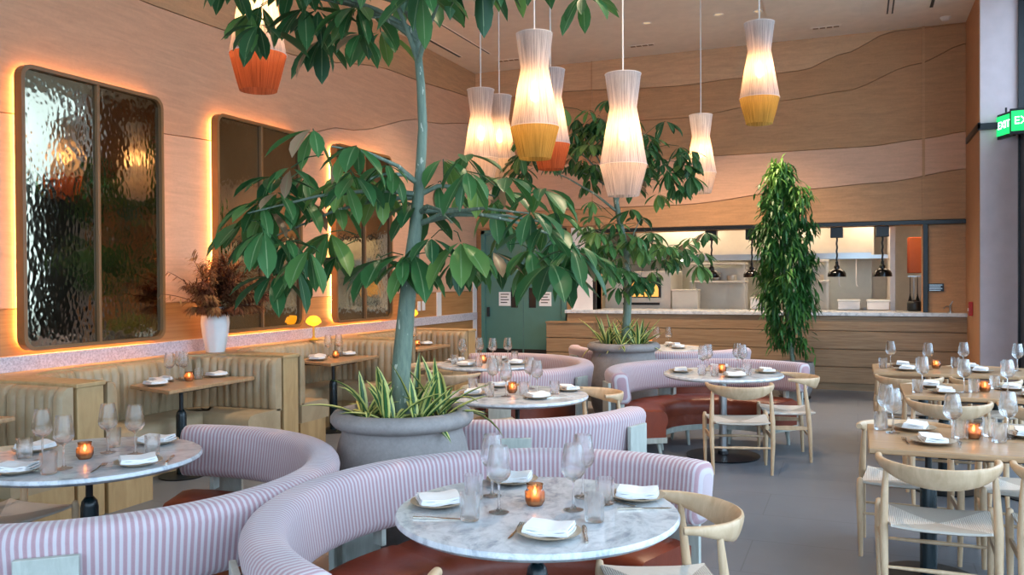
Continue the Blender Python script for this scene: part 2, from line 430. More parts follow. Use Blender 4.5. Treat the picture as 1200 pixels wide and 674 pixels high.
bb('plywood_layer', MAT['ply_brown'], off(C2, G), off(C1, -G), .026)
bb('plywood_layer', MAT['ply_brown'], off(C3, G), off(C2, -G), .03)
bb('plywood_layer', MAT['ply_pink2'], off(C4, G), off(C3, -G), .035)
def clipx(l, a, b):
    z = lambda t: next(z0+(z1-z0)*(t-x0)/(x1-x0) for (x0, z0), (x1, z1) in zip(l, l[1:]) if x0-1e-6 <= t <= x1+1e-6)
    return [(a, z(a))] + [p for p in l if a < p[0] < b] + [(b, z(b))]
bb('plywood_layer', MAT['ply_mid'], [(OX0, OZ1+.06), (X1, OZ1+.06)], off(clipx(C4, OX0, X1), -G), .028)
bb('plywood_layer', MAT['ply_mid'], [(X0, DZ+.03), (OX0-.01, DZ+.03)], off(clipx(C4, X0, OX0-.01), -G), .028)
bb('plywood_layer', MAT['ply_mid'], [(OX1+.07, 1.0), (X1, 1.0)], [(OX1+.07, OZ1-.01), (X1, OZ1-.01)], .02)
for x in (-3.92, .83):
    struct(MB().box(x, x+(.035 if x > 0 else .012), YB-.012, YB+.01, OZ1+.05, ZC), 'panel_joint_strip', MAT['ply_mid'], wbo)
# black frame of the kitchen opening
mb = MB().box(OX0-.06, X1, YB-.03, YB+.03, OZ1-.0, OZ1+.055); mb.box(OX1, OX1+.06, YB-.03, YB+.05, OZ0, OZ1); mb.box(OX0-.05, OX0, YB-.02, YB+.3, OZ0, OZ1)
struct(mb, 'trim_3', MAT['darkframe'], None, bevel=.003)
# white pier between the doors and the opening
struct(MB().box(-4.27, OX0-.05, YB-.02, YB+.03, .98, 2.42), 'trim_4', MAT['white'], None, bevel=.004)

# green double doors
wdo = struct(MB().box(DX0, DX0+.07, YB-.04, YB+.2, 0, DZ).box(DX1-.07, DX1, YB-.04, YB+.2, 0, DZ).box(DX0, DX1, YB-.04, YB+.2, DZ-.07, DZ), 'door_frame', MAT['green'], wbo, bevel=.004)
xm = (DX0+DX1)/2
for i, (a, b, s) in enumerate(((DX0+.075, xm-.004, -1), (xm+.004, DX1-.075, 1))):
    w0, w1 = (b-.22, b-.09) if s < 0 else (a+.09, a+.22)
    mb = MB()
    mb.box(a, w0, YB-.01, YB+.04, .0, DZ-.075); mb.box(w1, b, YB-.01, YB+.04, 0, DZ-.075); mb.box(w0, w1, YB-.01, YB+.04, 0, 1.13); mb.box(w0, w1, YB-.01, YB+.04, 1.46, DZ-.075)
    d = struct(mb, 'door_%d' % (i+1), MAT['green'])
    struct(MB().box(w0, w1, YB+.01, YB+.03, 1.13, 1.46), 'vision_pane', MAT['darkframe'], d)
    struct(MB().box(a+.01, b-.01, YB-.016, YB-.008, .02, .45), 'kick_plate', MAT['black'], d)
    if s < 0: struct(MB().box(a+.03, a+.075, YB-.05, YB-.01, .98, 1.14), 'pull_handle', MAT['black'], d, bevel=.006)
    s0, s1 = (a+.24, a+.45) if s < 0 else (w1+.06, w1+.27)
    sg = tag(MB().box(s0, s1, YB-.018, YB-.012, 1.16, 1.39).build('door_notice', MAT['linen']), 'white paper notice on the green door ' + ('farther from the counter' if s < 0 else 'nearer the kitchen counter'), 'sign', 'notices on the green doors')
    mt = MB()
    for k in range(4): mt.box(s0+.03, s1-.03-.03*(k % 2), YB-.0195, YB-.018, 1.345-.045*k, 1.36-.045*k)
    mt.build('printed_line', MAT['black'], sg)

# pillar at the window side, horizontal black rail
struct(MB().box(1.375, 1.80, 11.7, YB+.03, 0, ZC), 'wall_right_pillar', [MAT['pillar']], None)
struct(MB().box(1.367, 1.375, 11.703, YB, 0, ZC), 'wall_right_return', MAT['tan'], None)
struct(MB().box(1.345, 1.375, 11.66, 12.92, 3.38, 3.46).box(1.345, 1.82, 11.66, 11.70, 3.37, 3.45), 'trim_5', MAT['darkframe'], None, bevel=.003)

# glazed right facade and front facade
def glazing(name, x0, y0, x1, y1, n, z0=.0, z1=ZC, splitz=3.35):
    """window wall from (x0,y0) to (x1,y1) with n bays"""
    f = MB(); L = math.hypot(x1-x0, y1-y0); ang = math.atan2(y1-y0, x1-x0); R = Matrix.Rotation(ang, 3, 'Z'); O = (x0, y0, 0)
    for i in range(n+1): f.box(L*i/n-.03, L*i/n+.03, -.05, .05, z0, z1, rot=R, org=O)
    for z in (z0, splitz, z1-.06): f.box(0, L, -.045, .045, z, z+.07, rot=R, org=O)
    w = struct(f, name, MAT['darkframe'], None)
    g = MB().box(0, L, -.004, .004, z0+.05, z1-.05, rot=R, org=O)
    struct(g, 'window_pane', MAT['pane'], w)
    return w
glazing('window_1', 1.82, YF, 1.82, 11.68, 9)
struct(MB().box(1.79, 1.88, 10.7, 11.69, 0, 3.38), 'door_jamb_trim', MAT['darkframe'], None, bevel=.004)  # dark jamb, widened out of view to keep bright sky out of the mirror
struct(MB().box(XL-.3, -4.6, YF-.3, YF, 0, ZC), 'wall_front', MAT['ply_pink'])
glazing('window_2', -4.6, YF-.05, 1.82, YF-.05, 4)
# pavement outside
struct(MB().box(-25, 30, -30, 30, -.2, -.13), 'pavement_outside', plain('pavement', '9a9894', .85))

# ------------------------------------------------------------------ kitchen behind the opening
KY = 16.6
kw = plain('kitchen_tile', 'e6e0d6', .4)
mb = MB().box(OX0-.6, 2.0, KY, KY+.1, 0, 2.9).box(OX0-.7, OX0-.6, YB+.33, KY, 0, 2.9).box(2.0, 2.1, YB+.33, KY, 0, 2.9)
struct(mb, 'wall_kitchen', kw)
struct(MB().box(OX0-.7, 2.1, YB+.33, KY+.1, 2.9, 3.0), 'ceiling_kitchen', MAT['white'])
struct(MB().box(OX0-.7, 2.1, YB+.33, KY+.1, -.12, 0), 'floor_kitchen', plain('quarry_tile', '7a4f40', .6))
for x in (-2.9, -1.2, .4):
    t = thing('ceiling_light', 'flat kitchen ceiling light over the ' + {-2.9: 'pizza oven', -1.2: 'middle of the cook line', .4: 'right end of the cook line'}[x], 'light', (x, 14.3, 2.9), 0, 'kitchen ceiling lights')
    MB().box(-.6, .6, -.3, .3, -.05, 0).build('housing', MAT['white'], t)
    MB().box(-.56, .56, -.26, .26, -.056, -.05).build('diffuser', emis('kitchen_diffuser', 'ffe6c4', 8.5), t)
# hood
t = thing('extraction_hood', 'long stainless steel extraction hood above the kitchen cook line', 'hood', (-1.75, 15.7, 0))
MB().prism([(15.0-15.7, 1.95), (16.6-15.7, 1.95), (16.6-15.7, 2.85), (15.25-15.7, 2.85), (15.0-15.7, 2.1)], -1.95, 2.0, axis='x').build('canopy', MAT['steelw'], t, bevel=.01)
for k in range(5): MB().box(-1.8+.76*k, -1.12+.76*k, -.6, .2, 1.935, 1.95).build('filter', MAT['steel'], t)
MB().box(-1.9, 1.95, -.72, -.70, 1.95, 2.0).build('gutter', MAT['steel'], t)
for k in range(2): MB().box(-1.3+1.9*k, -.6+1.9*k, -.2, 0, 1.915, 1.934).build('hood_lamp', emis('hood_lamp', 'fff0c8', 9), t)
# stainless back panels + double overshelf
t = thing('stainless_splashback', 'stainless steel panel covering the kitchen back wall', 'splashback', (-1.75, KY-.02, 0))
for k in range(4): MB().box(-2.0+k*1.0, -1.01+k*1.0, -.02, 0, .9, 1.95).build('panel', MAT['steelw'], t, bevel=.004)
def shelfunit(x0, x1, y, levels, label, z0=.9):
    t = thing('steel_shelf_unit', label, 'shelf', ((x0+x1)/2, y, 0), 0, 'stainless kitchen shelf units'); w = (x1-x0)/2
    for z in levels: MB().box(-w, w, -.2, .2, z, z+.035).build('shelf', MAT['steelw'], t, bevel=.006)
    for sx in (-1, 1):
        for sy in (-1, 1): MB().box(sx*(w-.03)-.018, sx*(w-.03)+.018, sy*.17-.018, sy*.17+.018, z0, levels[-1]).build('post', MAT['steelw'], t)
    MB().box(-w+.04, w-.04, .17, .19, z0+.02, levels[-1]-.05).build('back_sheet', MAT['steelw'], t)
shelfunit(-2.62, -1.70, 14.6, [1.52, 1.82], 'stainless shelf unit with two tiers in the middle of the kitchen')
shelfunit(-1.12, -.42, 14.7, [1.52, 1.85], 'stainless two tier shelf unit partly behind the tall column plant')
t = thing('prep_counter', 'stainless steel prep counter running behind the kitchen pass', 'counter', (-1.4, 14.55, 0))
MB().box(-1.25, 1.82, -.35, .35, .86, .9).build('worktop', MAT['steelw'], t, bevel=.006); MB().box(-1.2, 1.78, -.3, .33, .1, .86).build('cabinet_body', MAT['steelw'], t)
t = thing('wall_shelf', 'long stainless shelf under the extraction hood', 'shelf', (-1.0, 15.0, 1.9))
MB().box(-1.7, 1.45, -.14, .14, 0, .03).build('shelf_board', MAT['steelw'], t, bevel=.004); MB().box(-1.7, 1.45, -.15, -.135, .0, .06).build('lip', MAT['steel'], t)
for x in (.72, .98): MB().tube([(x, -.1, 0), (x, -.1, -.42), (x+.02, -.1, -.45)], .009, 8).build('hanging_rod', MAT['white'], t)
for k, (x, y, z, rr, hh) in enumerate(((-2.45, 14.6, 1.555, .09, .1), (-2.2, 14.6, 1.555, .07, .14), (-1.95, 14.62, 1.555, .08, .09), (-.95, 14.7, 1.555, .08, .12), (-.6, 14.7, 1.555, .09, .09), (.1, 14.5, .9, .12, .22), (-.2, 14.5, .9, .1, .16))):
    o = MB().lathe([(0, 0), (rr*.9, 0), (rr, .02), (rr, hh), (rr*.94, hh), (rr*.92, .03), (0, .02)], 20, caps=False).build('steel_pan', MAT['steel'] if k % 2 else MAT['steelw'], None, smooth=True, loc=(x, y, z))
    tag(o, ['round steel pan at the left of the middle shelf unit', 'tall steel pan in the centre of the middle shelf unit', 'round steel pan at the right of the middle shelf unit', 'steel pan on the shelf unit left of the column plant', 'wide steel pan on the shelf unit behind the column plant', 'large stock pot on the prep counter at right', 'smaller stock pot on the prep counter at right'][k], 'pan', 'steel pans in the kitchen')
# pizza oven
t = thing('pizza_oven', 'stainless oven with a glowing dark arched mouth at the left of the kitchen', 'oven', (-3.35, 14.4, 0))
MB().box(-.62, .5, -.4, .6, 0, 1.72).build('body', MAT['steelw'], t, bevel=.01)
arch = [(-.28, 1.30), (.30, 1.30), (.30, 1.42)] + [(.01+.29*math.cos(a*PI/10), 1.42+.16*math.sin(a*PI/10)) for a in range(1, 10)] + [(-.28, 1.42)]
MB().box(-.3, .34, -.425, -.40, 1.28, 1.62).build('door_surround', MAT['black'], t)
MB().prism(arch, -.43, -.426, axis='y').build('glowing_mouth', emis('oven_glow', 'f0a850', 1.3), t)
MB().box(-.3, .32, -.44, -.42, 1.16, 1.20).build('handle_bar', MAT['darkframe'], t)
# fry station boxes under the pass
for (x, w, z, lab) in ((-2.60, .42, 1.42, 'stainless cooking cabinet beside the glowing oven'), (-.12, .30, 1.27, 'white lidded food container on the kitchen pass under the hanging lamps'), (.28, .30, 1.27, 'second white lidded food container at the right of the pass'), (-1.42, .24, 1.30, 'pale food tray on the kitchen pass beside the column plant')):
    t = thing('food_container', lab, 'container', (x, 13.75 if w < .4 else 14.0, 0))
    z0 = 1.12 if w < .4 else .0
    MB().box(-w/2, w/2, -.12, .12, z0, z-.03).build('body', MAT['white'] if w < .4 else MAT['steelw'], t, bevel=.01)
    MB().box(-w/2-.01, w/2+.01, -.13, .13, z-.03, z).build('lid', MAT['steelw'], t, bevel=.006)
# right end: bright wall, orange cabinet, utensils, black bin
tag(MB().box(.45, .52, 13.9, 15.8, 0, 2.35).build('white_partition', MAT['white']), 'bright white partition at the right end of the kitchen', 'partition')
t = thing('orange_cabinet', 'orange wall cabinet at the far right of the kitchen', 'cabinet', (.86, 14.4, 1.66))
MB().box(-.14, .16, 0, .35, 0, .55).build('body', plain('orange_paint', 'd8622a', .5), t, bevel=.008); MB().box(-.13, .15, -.015, 0, .01, .54).build('door', plain('orange_door', 'e0702f', .45), t, bevel=.004)
t = thing('utensil_rack', 'rack of hanging steel utensils below the orange cabinet', 'rack', (.86, 14.1, 1.12))
MB().box(-.16, .16, 0, .02, .48, .5).build('rail', MAT['steel'], t)
for k in range(6):
    u = MB().tube([(-.13+.05*k, 0, .49), (-.13+.05*k, 0, .2)], .006, 6); u.lathe([(.0, .0), (.025, .02), (.03, .08), (.01, .16), (.006, .2)], 10, (-.13+.05*k, 0, .04)); u.build('utensil', MAT['steel'] if k % 2 else MAT['darkframe'], t)
t = thing('blender_jug', 'small black bin standing on the pass at the right end', 'bin', (.76, 13.55, 1.11))
MB().lathe([(.09, 0), (.10, .02), (.10, .12), (.085, .14), (.0, .145)], 20).build('body', MAT['black'], t, smooth=True); MB().lathe([(.03, .145), (.03, .16), (.0, .165)], 12).build('lid_knob', MAT['black'], t)

# kitchen counter: oak planks + pale top
ct = thing('kitchen_counter', 'long oak plank counter with pale stone top in front of the kitchen', 'counter', (0, 0, 0))
CY = 12.95
for z0, z1 in ((.10, .325), (.335, .575), (.585, .835), (.845, 1.055)):
    MB().box(-4.3, 1.372, CY, CY+.10, z0, z1).build('plank', MAT['oakh'], ct, bevel=.006, bseg=1)
MB().box(-4.28, 1.37, CY+.03, CY+.14, 0, 1.05).build('carcass', MAT['oakh'], ct)
MB().box(-4.33, 1.374, CY-.03, YB+.62, 1.057, 1.11).build('stone_top', MAT['marble'], ct, bevel=.006)
lo = thing('host_stand', 'low oak plank cabinet stepping down at the left end of the counter', 'cabinet', (-4.36, 12.86, 0))
for z0, z1 in ((.0, .44), (.45, .67), (.68, .9)): MB().box(-.22, .55, -.12, .06, z0, z1).build('plank', MAT['oakh'], lo, bevel=.006, bseg=1)
MB().box(-.23, .56, -.13, .1, .9, .93).build('top', MAT['oakh'], lo, bevel=.005)
# heat lamps
hl = None
for i, (x, lab) in enumerate(((-2.08, 'leftmost black dome heat lamp over the pass'), (-1.48, 'black dome heat lamp just left of the column plant'), (-.28, 'black dome heat lamp just right of the column plant'), (.33, 'rightmost black dome heat lamp over the pass'))):
    loc = (x, 13.32, 2.33)
    if hl is None:
        hl = thing('heat_lamp', lab, 'lamp', loc, 0, 'black heat lamps above the pass')
        MB().box(-.085, .085, -.085, .085, -.15, 0).build('ceiling_mount', MAT['black'], hl, bevel=.005)
        pts = [(0.004*math.sin(k*1.1), .004*math.cos(k*1.3), -.15-.4*k/20) for k in range(21)]
        MB().tube(pts, .013, 8).build('coiled_cord', MAT['black'], hl, smooth=True)
        p = [(.0, -.50), (.020, -.50), (.024, -.55), (.040, -.565), (.040, -.60), (.075, -.612), (.108, -.640), (.126, -.675), (.130, -.72), (.124, -.72), (.118, -.68), (.10, -.65), (.0, -.64)]
        MB().lathe(p, 28).build('dome_shade', plain('gloss_black_dome', '0d0e10', .12), hl, smooth=True)
        MB().lathe([(0, -.66), (.03, -.665), (.035, -.69), (.0, -.71)], 12).build('lamp_bulb', emis('heat_bulb', 'ffd8a0', 14), hl, smooth=True)
    else: copy_tree(hl, loc, 0, lab)
# wall bits
t = thing('wall_plaque', 'small dark plaque on the plywood right of the kitchen opening', 'sign', (1.0, YB+.005, 1.455))
MB().box(-.1, .1, -.012, 0, -.055, .055).build('plate', MAT['darkframe'], t, bevel=.003)
mt = MB()
for k in range(4): mt.box(-.08, .08-.02*(k % 2), -.0135, -.012, .03-.024*k, .038-.024*k)
mt.build('raised_lettering', MAT['steel'], t)
t = thing('beer_tap', 'small steel tap standing on the stone counter top by the pillar', 'tap', (1.17, 13.0, 1.11))
MB().lathe([(.035, 0), (.035, .015), (.015, .02), (.015, .1), (.02, .11), (.0, .12)], 16).build('body', MAT['steel'], t, smooth=True)
MB().tube([(0, 0, .08), (-.05, -.03, .09), (-.09, -.05, .06)], .009, 8).build('spout', MAT['steel'], t, smooth=True)
MB().tube([(0, 0, .11), (.03, 0, .16)], .007, 8).build('lever', MAT['steel'], t, smooth=True)
t = thing('fire_alarm_pull', 'red fire alarm pull station on the tan pillar side', 'alarm', (1.365, 12.35, 1.18))
MB().box(-.045, 0, -.06, .06, -.08, .1).build('housing', MAT['red'], t, bevel=.008); MB().box(-.055, -.045, -.035, .035, -.02, .02).build('pull_bar', MAT['white'], t, bevel=.003)
t = thing('light_switch', 'pair of white light switches on the oak wainscot near the corner', 'switch', (XL, 11.05, 1.22))
for k in range(2):
    pl = MB().box(0, .012, .14*k-.045, .14*k+.045, -.07, .07).build('switch_plate', MAT['white'], t, bevel=.004); MB().box(.012, .018, .14*k-.018, .14*k+.018, -.03, .03).build('rocker', MAT['white'], pl, bevel=.002)
# exit signs
gm = emis('exit_green', '18d868', 1.5)
def exit_sign(loc, rot, label):
    t = thing('exit_sign', label, 'exit sign', loc, rot, 'green exit signs')
    MB().box(-.17, .17, -.02, .02, 0, .30).build('housing', MAT['darkframe'], t, bevel=.006)
    MB().box(-.155, .155, -.026, -.02, .04, .27).build('green_face', gm, t)
    cu = bpy.data.curves.new('exit_text', 'FONT'); cu.body = 'EXIT'; cu.size = .125; cu.align_x = 'CENTER'; cu.align_y = 'CENTER'; cu.extrude = .002
    tmp = bpy.data.objects.new('lettering_curve', cu); C.objects.link(tmp); dg = bpy.context.evaluated_depsgraph_get(); me = bpy.data.meshes.new_from_object(tmp.evaluated_get(dg)); bpy.data.objects.remove(tmp)
    o = bpy.data.objects.new('lettering', me); C.objects.link(o); o.parent = t; o.location = (0, -.029, .155); o.rotation_euler = (PI/2, 0, 0)
    me.materials.clear(); me.materials.append(emis('exit_letter', 'd8ffe8', 3.0))
    MB().tube([(0, 0, .3), (0, 0, .36)], .012, 8).build('mount', MAT['darkframe'], t)
exit_sign((1.63, 11.57, 3.24), math.radians(-68), 'green EXIT sign turned toward the room on the black rail')
exit_sign((1.80, 11.30, 3.24), math.radians(-8), 'green EXIT sign facing the camera beside the dark window frame')

# ceiling fittings
def slot(x0, x1, y0, y1, lab):
    t = thing('linear_air_slot', lab, 'vent', ((x0+x1)/2, (y0+y1)/2, ZC), 0, 'black linear slots in the ceiling'); w, l = (x1-x0)/2, (y1-y0)/2
    MB().box(-w, w, -l, l, -.004, 0).build('dark_slot', MAT['black'], t)
    MB().box(-w-.012, -w, -l, l, -.008, 0).box(w, w+.012, -l, l, -.008, 0).build('trim_edge', MAT['ceil'], t)
slot(-5.74, -5.69, 8.5, 12.03, 'long black ceiling slot nearest the mirror wall')
slot(-5.235, -5.205, 8.5, 12.03, 'black ceiling slot second from the mirror wall')
slot(.355, .375, 9.5, 12.27, 'left one of the twin black ceiling slots')
slot(.415, .435, 9.5, 12.28, 'right one of the twin black ceiling slots')
slot(.86, .90, 9.5, 12.2, 'short black ceiling slot nearest the pillar')
dl = None
for x, y, lab in ((-2.64, 11.43, 'recessed ceiling downlight left of the hanging white lamp cord'), (-1.69, 11.43, 'recessed ceiling downlight above the smallest hanging lamp'), (-1.19, 11.49, 'recessed ceiling downlight beside the right yellow lamp cord'), (-4.0, 6.5, 'recessed downlight above the big tree'), (-1.2, 5.5, 'recessed downlight above the round tables'), (-4.6, 10.2, 'recessed downlight near the mirror wall')):  # last three fittings are added to carry fill light
    if dl is None:
        dl = thing('downlight', lab, 'downlight', (x, y, ZC), 0, 'small recessed ceiling downlights')
        MB().lathe([(.045, -.001), (.065, -.004), (.068, 0)], 24, caps=False).build('trim_ring', MAT['white'], dl, smooth=True); MB().lathe([(0, -.002), (.045, -.002)], 20, caps=False).build('lens', emis('downlight_lens', 'ffdcb0', .5), dl)
    else: copy_tree(dl, (x, y, ZC), 0, lab)
vt = None
for x, y, lab in ((-5.1, 12.5, 'small ceiling vent in the far left corner'), (-2.96, 12.5, 'small ceiling vent above the middle of the back wall'), (-.4, 12.6, 'small ceiling vent above the column plant')):
    if vt is None:
        vt = thing('ceiling_vent', lab, 'vent', (x, y, ZC), 0, 'small ceiling vents')
        MB().box(-.2, .2, -.045, .045, -.006, 0).build('vent_frame', MAT['ceil'], vt)
        sl = MB()
        for k in range(4): sl.box(-.17+.09*k, -.10+.09*k, -.03, .03, -.008, -.006)
        sl.build('slots', plain('vent_brown', '8a6f58', .7), vt)
    else: copy_tree(vt, (x, y, ZC), 0, lab)
t = thing('smoke_detector', 'round white smoke detector on the ceiling near the pillar', 'smoke detector', (1.09, 12.75, ZC))
MB().lathe([(.055, 0), (.055, -.03), (.04, -.045), (.0, -.048)], 20).build('cover', MAT['white'], t, smooth=True); MB().lathe([(.07, 0), (.07, -.012), (.055, -.014)], 20).build('base_plate', MAT['white'], t, smooth=True)

# ------------------------------------------------------------------ backlit mirrors
def rrect(y0, y1, z0, z1, r, n=6):
    P = []
    for cx, cz, a0 in ((y1-r, z1-r, 0), (y0+r, z1-r, 90), (y0+r, z0+r, 180), (y1-r, z0+r, 270)):
        for k in range(n+1):
            a = math.radians(a0+90*k/n); P.append((cx+r*math.cos(a), cz+r*math.sin(a)))
    return P
led = emis('warm_led_strip', 'ffb566', 42)
MIR = [(4.58, 6.00, 'largest backlit rippled mirror, beside the table cut off at left'), (6.70, 8.08, 'middle backlit rippled mirror behind the dried grass vase'), (8.75, 10.10, 'farthest backlit rippled mirror behind the tree leaves')]
for y0, y1, lab in MIR:
    z0, z1 = 1.085, 3.27
    t = thing('wall_mirror', 'bronze framed two-panel ' + lab, 'mirror', (XL, (y0+y1)/2, z0), 0, 'backlit mirrors on the plywood wall')
    h = (y1-y0)/2; H = z1-z0
    outer = rrect(-h, h, 0, H, .10); inner = rrect(-h+.03, h-.03, .03, H-.03, .075)
    mb = MB(); n = len(outer)
    xa, xb = .045, .125
    b = len(mb.v)
    for (x, ring) in ((xa, outer), (xb, outer), (xb, inner), (xa, inner)):
        for (y, z) in ring: mb.v.append((x, y, z))
    for r in range(4):
        for k in range(n):
            mb.face([b+r*n+k, b+r*n+(k+1) % n, b+((r+1) % 4)*n+(k+1) % n, b+((r+1) % 4)*n+k])
    mb.build('frame', MAT['frame'], t)
    MB().prism(inner, .045, .055, axis='x').build('backing_board', MAT['darkframe'], t)
    for s0, s1, q in ((-h+.03, -.014, 'a'), (.014, h-.03, 'b')):
        poly = [(min(max(y, s0), s1), z) for y, z in rrect(-h+.03, h-.03, .03, H-.03, .075)]
        MB().prism(poly, .08, .09, axis='x').build('rippled_glass', MAT['mirror'], t)
    MB().box(.055, .118, -.014, .014, .03, H-.03).build('centre_mullion', MAT['frame'], t, bevel=.003)
    # led strip: thin tube following the perimeter between wall and frame
    ring = rrect(-h+.05, h-.05, .05, H-.05, .07)
    pts = [(.022, y, z) for y, z in ring]; pts.append(pts[0])
    MB().tube(pts, .011, 6).build('led_strip', led, t)

# ------------------------------------------------------------------ booths along the left wall
XE = -4.85
DIV = [(1.9, 2.14), (4.17, 4.41), (6.38, 6.62), (8.56, 8.80), (10.35, 10.60)]
def channel_cushion(x0, x1, z0, z1, y, sgn, pitch=.085, thick=.10, panel=.62):
    """vertical channels along x, front face toward sgn*y"""
    m = MB(); n = max(1, round((x1-x0)/pitch)); p = (x1-x0)/n
    for i in range(n):
        a = x0+p*i; ring = []
        prof = [(0, 0), (0, .6), (.12, .86), (.35, 1.0), (.65, 1.0), (.88, .86), (1, .6), (1, 0)]
        rr = []
        for zz, sc in ((z0, .75), (z0+.02, .95), (z0+.05, 1), (z1-.05, 1), (z1-.02, .9), (z1, .6)):
            rr.append([(a+u*p, y+sgn*thick*w*sc, zz) for u, w in prof])
        m.ring_tube(rr)
    return m
def booth(i, label):
    ya, yb = DIV[i][1], DIV[i+1][0]
    t = thing('booth_seating', label, 'booth', (0, 0, 0), 0, 'beige leather booths along the mirror wall')
    RC = .42; xf = XL+.17
    # back wall cushion with rounded corners as one path
    path = [(XE+.02, ya+.02)]
    path += [(xf+RC, ya+.02)]
    for k in range(1, 7): a = PI/2*k/6; path.append((xf+RC-RC*math.sin(a), ya+.02+RC-RC*math.cos(a)))
    path += [(xf, yb-.02-RC)]
    for k in range(1, 7): a = PI/2*k/6; path.append((xf+RC-RC*math.cos(a), yb-.02-RC+RC*math.sin(a)))
    path += [(XE+.02, yb-.02)]
    # resample
    P = [Vector(p) for p in path]; L = [0]
    for a, b in zip(P, P[1:]): L.append(L[-1]+(b-a).length)
    def at(s):
        for k in range(len(P)-1):
            if s <= L[k+1]+1e-9:
                u = (s-L[k])/(L[k+1]-L[k]); return P[k].lerp(P[k+1], u), (P[k+1]-P[k]).normalized()
        return P[-1], (P[-1]-P[-2]).normalized()
    tot = L[-1]; n = round(tot/.085); m = MB(); sub = 4; rings = []
    for k in range(n*sub+1):
        s = tot*k/(n*sub); p, d = at(s); nn = Vector((-d.y, d.x))  # inward?
        if k == 0:
            pass
        bul = abs(math.sin(PI*k/sub)) ** .5 if (k % sub) else 0
        if (k // sub) % 5 == 0 and k % sub == 0: bul = -1.2
        inn = -nn
        # inward = toward booth centre
        cen = Vector(((XE+xf)/2+.2, (ya+yb)/2))
        if (cen-p).dot(inn) < 0: inn = -inn
        th = .085+.018*bul
        rings.append([(p.x+inn.x*q*th/.1, p.y+inn.y*q*th/.1, z) for q, z in ((.0, .44), (.075, .44), (.1, .47), (.105, .62), (.1, .84), (.085, .89), (.05, .912), (.0, .912))])
    m.ring_tube(rings)
    m.build('channelled_backrest', MAT['beige'], t, smooth=True)
    # seat: U shaped ribbon
    m = MB(); rings = []
    for k in range(61):
        s = tot*k/60; p, d = at(s); inn = Vector((-d.y, d.x)); cen = Vector(((XE+xf)/2+.2, (ya+yb)/2))
        if (cen-p).dot(inn) < 0: inn = -inn
        wv = .46
        rings.append([(p.x+inn.x*q, p.y+inn.y*q, z) for q, z in ((.02, .27), (wv-.01, .27), (wv, .30), (wv, .41), (wv-.03, .445), (wv-.1, .455), (.02, .455))])
    m.ring_tube(rings); m.build('seat_cushion', MAT['beige'], t, smooth=True)
    m = MB(); rings = []
    for k in range(31):
        s = tot*k/30; p, d = at(s); inn = Vector((-d.y, d.x))
        if (cen-p).dot(inn) < 0: inn = -inn
        rings.append([(p.x+inn.x*q, p.y+inn.y*q, z) for q, z in ((.0, .0), (.40, .0), (.40, .27), (.0, .27))])
    m.ring_tube(rings); m.build('plank_base', MAT['oak'], t)
    return t
labs = ['beige leather booth at the far left edge, half out of view', 'beige channelled leather booth below the largest mirror', 'beige channelled leather booth between the vase and the tree trunk', 'beige channelled leather booth behind the tree trunk near the green doors']
for i in range(4): booth(i, labs[i])
# cap / ledge: follows rounded corners -> polygons between wall and cushion line
def ledge_poly(i):
    ya, yb = DIV[i][1], DIV[i+1][0]; RC = .42; xf = XL+.18
    pts = [(XL, ya), (XL, yb)]
    back = []
    for k in range(0, 7): a = PI/2*k/6; back.append((xf+RC-RC*math.cos(a), yb-RC+RC*math.sin(a)))
    front = []
    for k in range(0, 7): a = PI/2*k/6; front.append((xf+RC-RC*math.sin(a), ya+RC-RC*math.cos(a)))
    return [(XL, ya), (xf+RC, ya)] + front[1:] + back + [(XL, yb)]
mb = MB()
for i in range(4): mb.prism(ledge_poly(i), .885, .93)
ledge = mb.build('wall_ledge', MAT['oak'], None, bevel=.006, bseg=1); tag(ledge, 'oak ledge with rounded corners running along the mirror wall behind the booths', 'ledge')
dlabs = ['oak partition panel at the far left booth', 'oak partition between the far left booth and the one under the largest mirror', 'oak partition standing just right of the white vase', 'oak partition directly behind the big tree trunk', 'oak partition at the booth end beside the green doors']
for i, (a, b) in enumerate(DIV):
    t = thing('booth_partition', dlabs[i], 'partition', (XE, (a+b)/2, 0), 0, 'oak partitions between booths'); w = (b-a)/2
    MB().box(-.08, .02, -w+.012, w-.012, 0, .915).build('end_panel', MAT['oak'], t, bevel=.006)
    MB().box(XL-XE, -.081, -w+.03, w-.03, 0, .89).build('core', MAT['oak'], t)
    MB().box(XL-XE+.01, .03, -w, w, .9, .932).build('cap', MAT['oak'], t, bevel=.008)

# ------------------------------------------------------------------ tables
def pedestal(t, h, style, dx=0, dy=0, rb=.24):
    if style == 'steel':
        MB().tube([(0, 0, .02), (0, 0, h)], .036, 24).build('column', MAT['steel'], t, smooth=True)
        MB().lathe([(0, 0), (.32, 0), (.325, .012), (.05, .024), (.045, .05), (.0, .05)], 48).build('base_disc', MAT['darkframe'], t, smooth=True)
    else:
        MB().tube([(dx, dy, .3), (dx, dy, h)], .017, 12).build('rod', MAT['black'], t, smooth=True)
        MB().lathe([(.042, .02), (.042, .50), (.036, .53), (.02, .55), (.0, .552)], 24, (dx, dy, 0)).build('column_sleeve', MAT['pb'], t, smooth=True)
        MB().lathe([(0, 0), (rb, 0), (rb+.005, .01), (.05, .022), (.0, .022)], 40, (dx, dy, 0)).build('base_disc', MAT['black'], t, smooth=True)
MAT['pb'] = plain('petrol_black_steel', '16262b', .25)
TABLES = {}
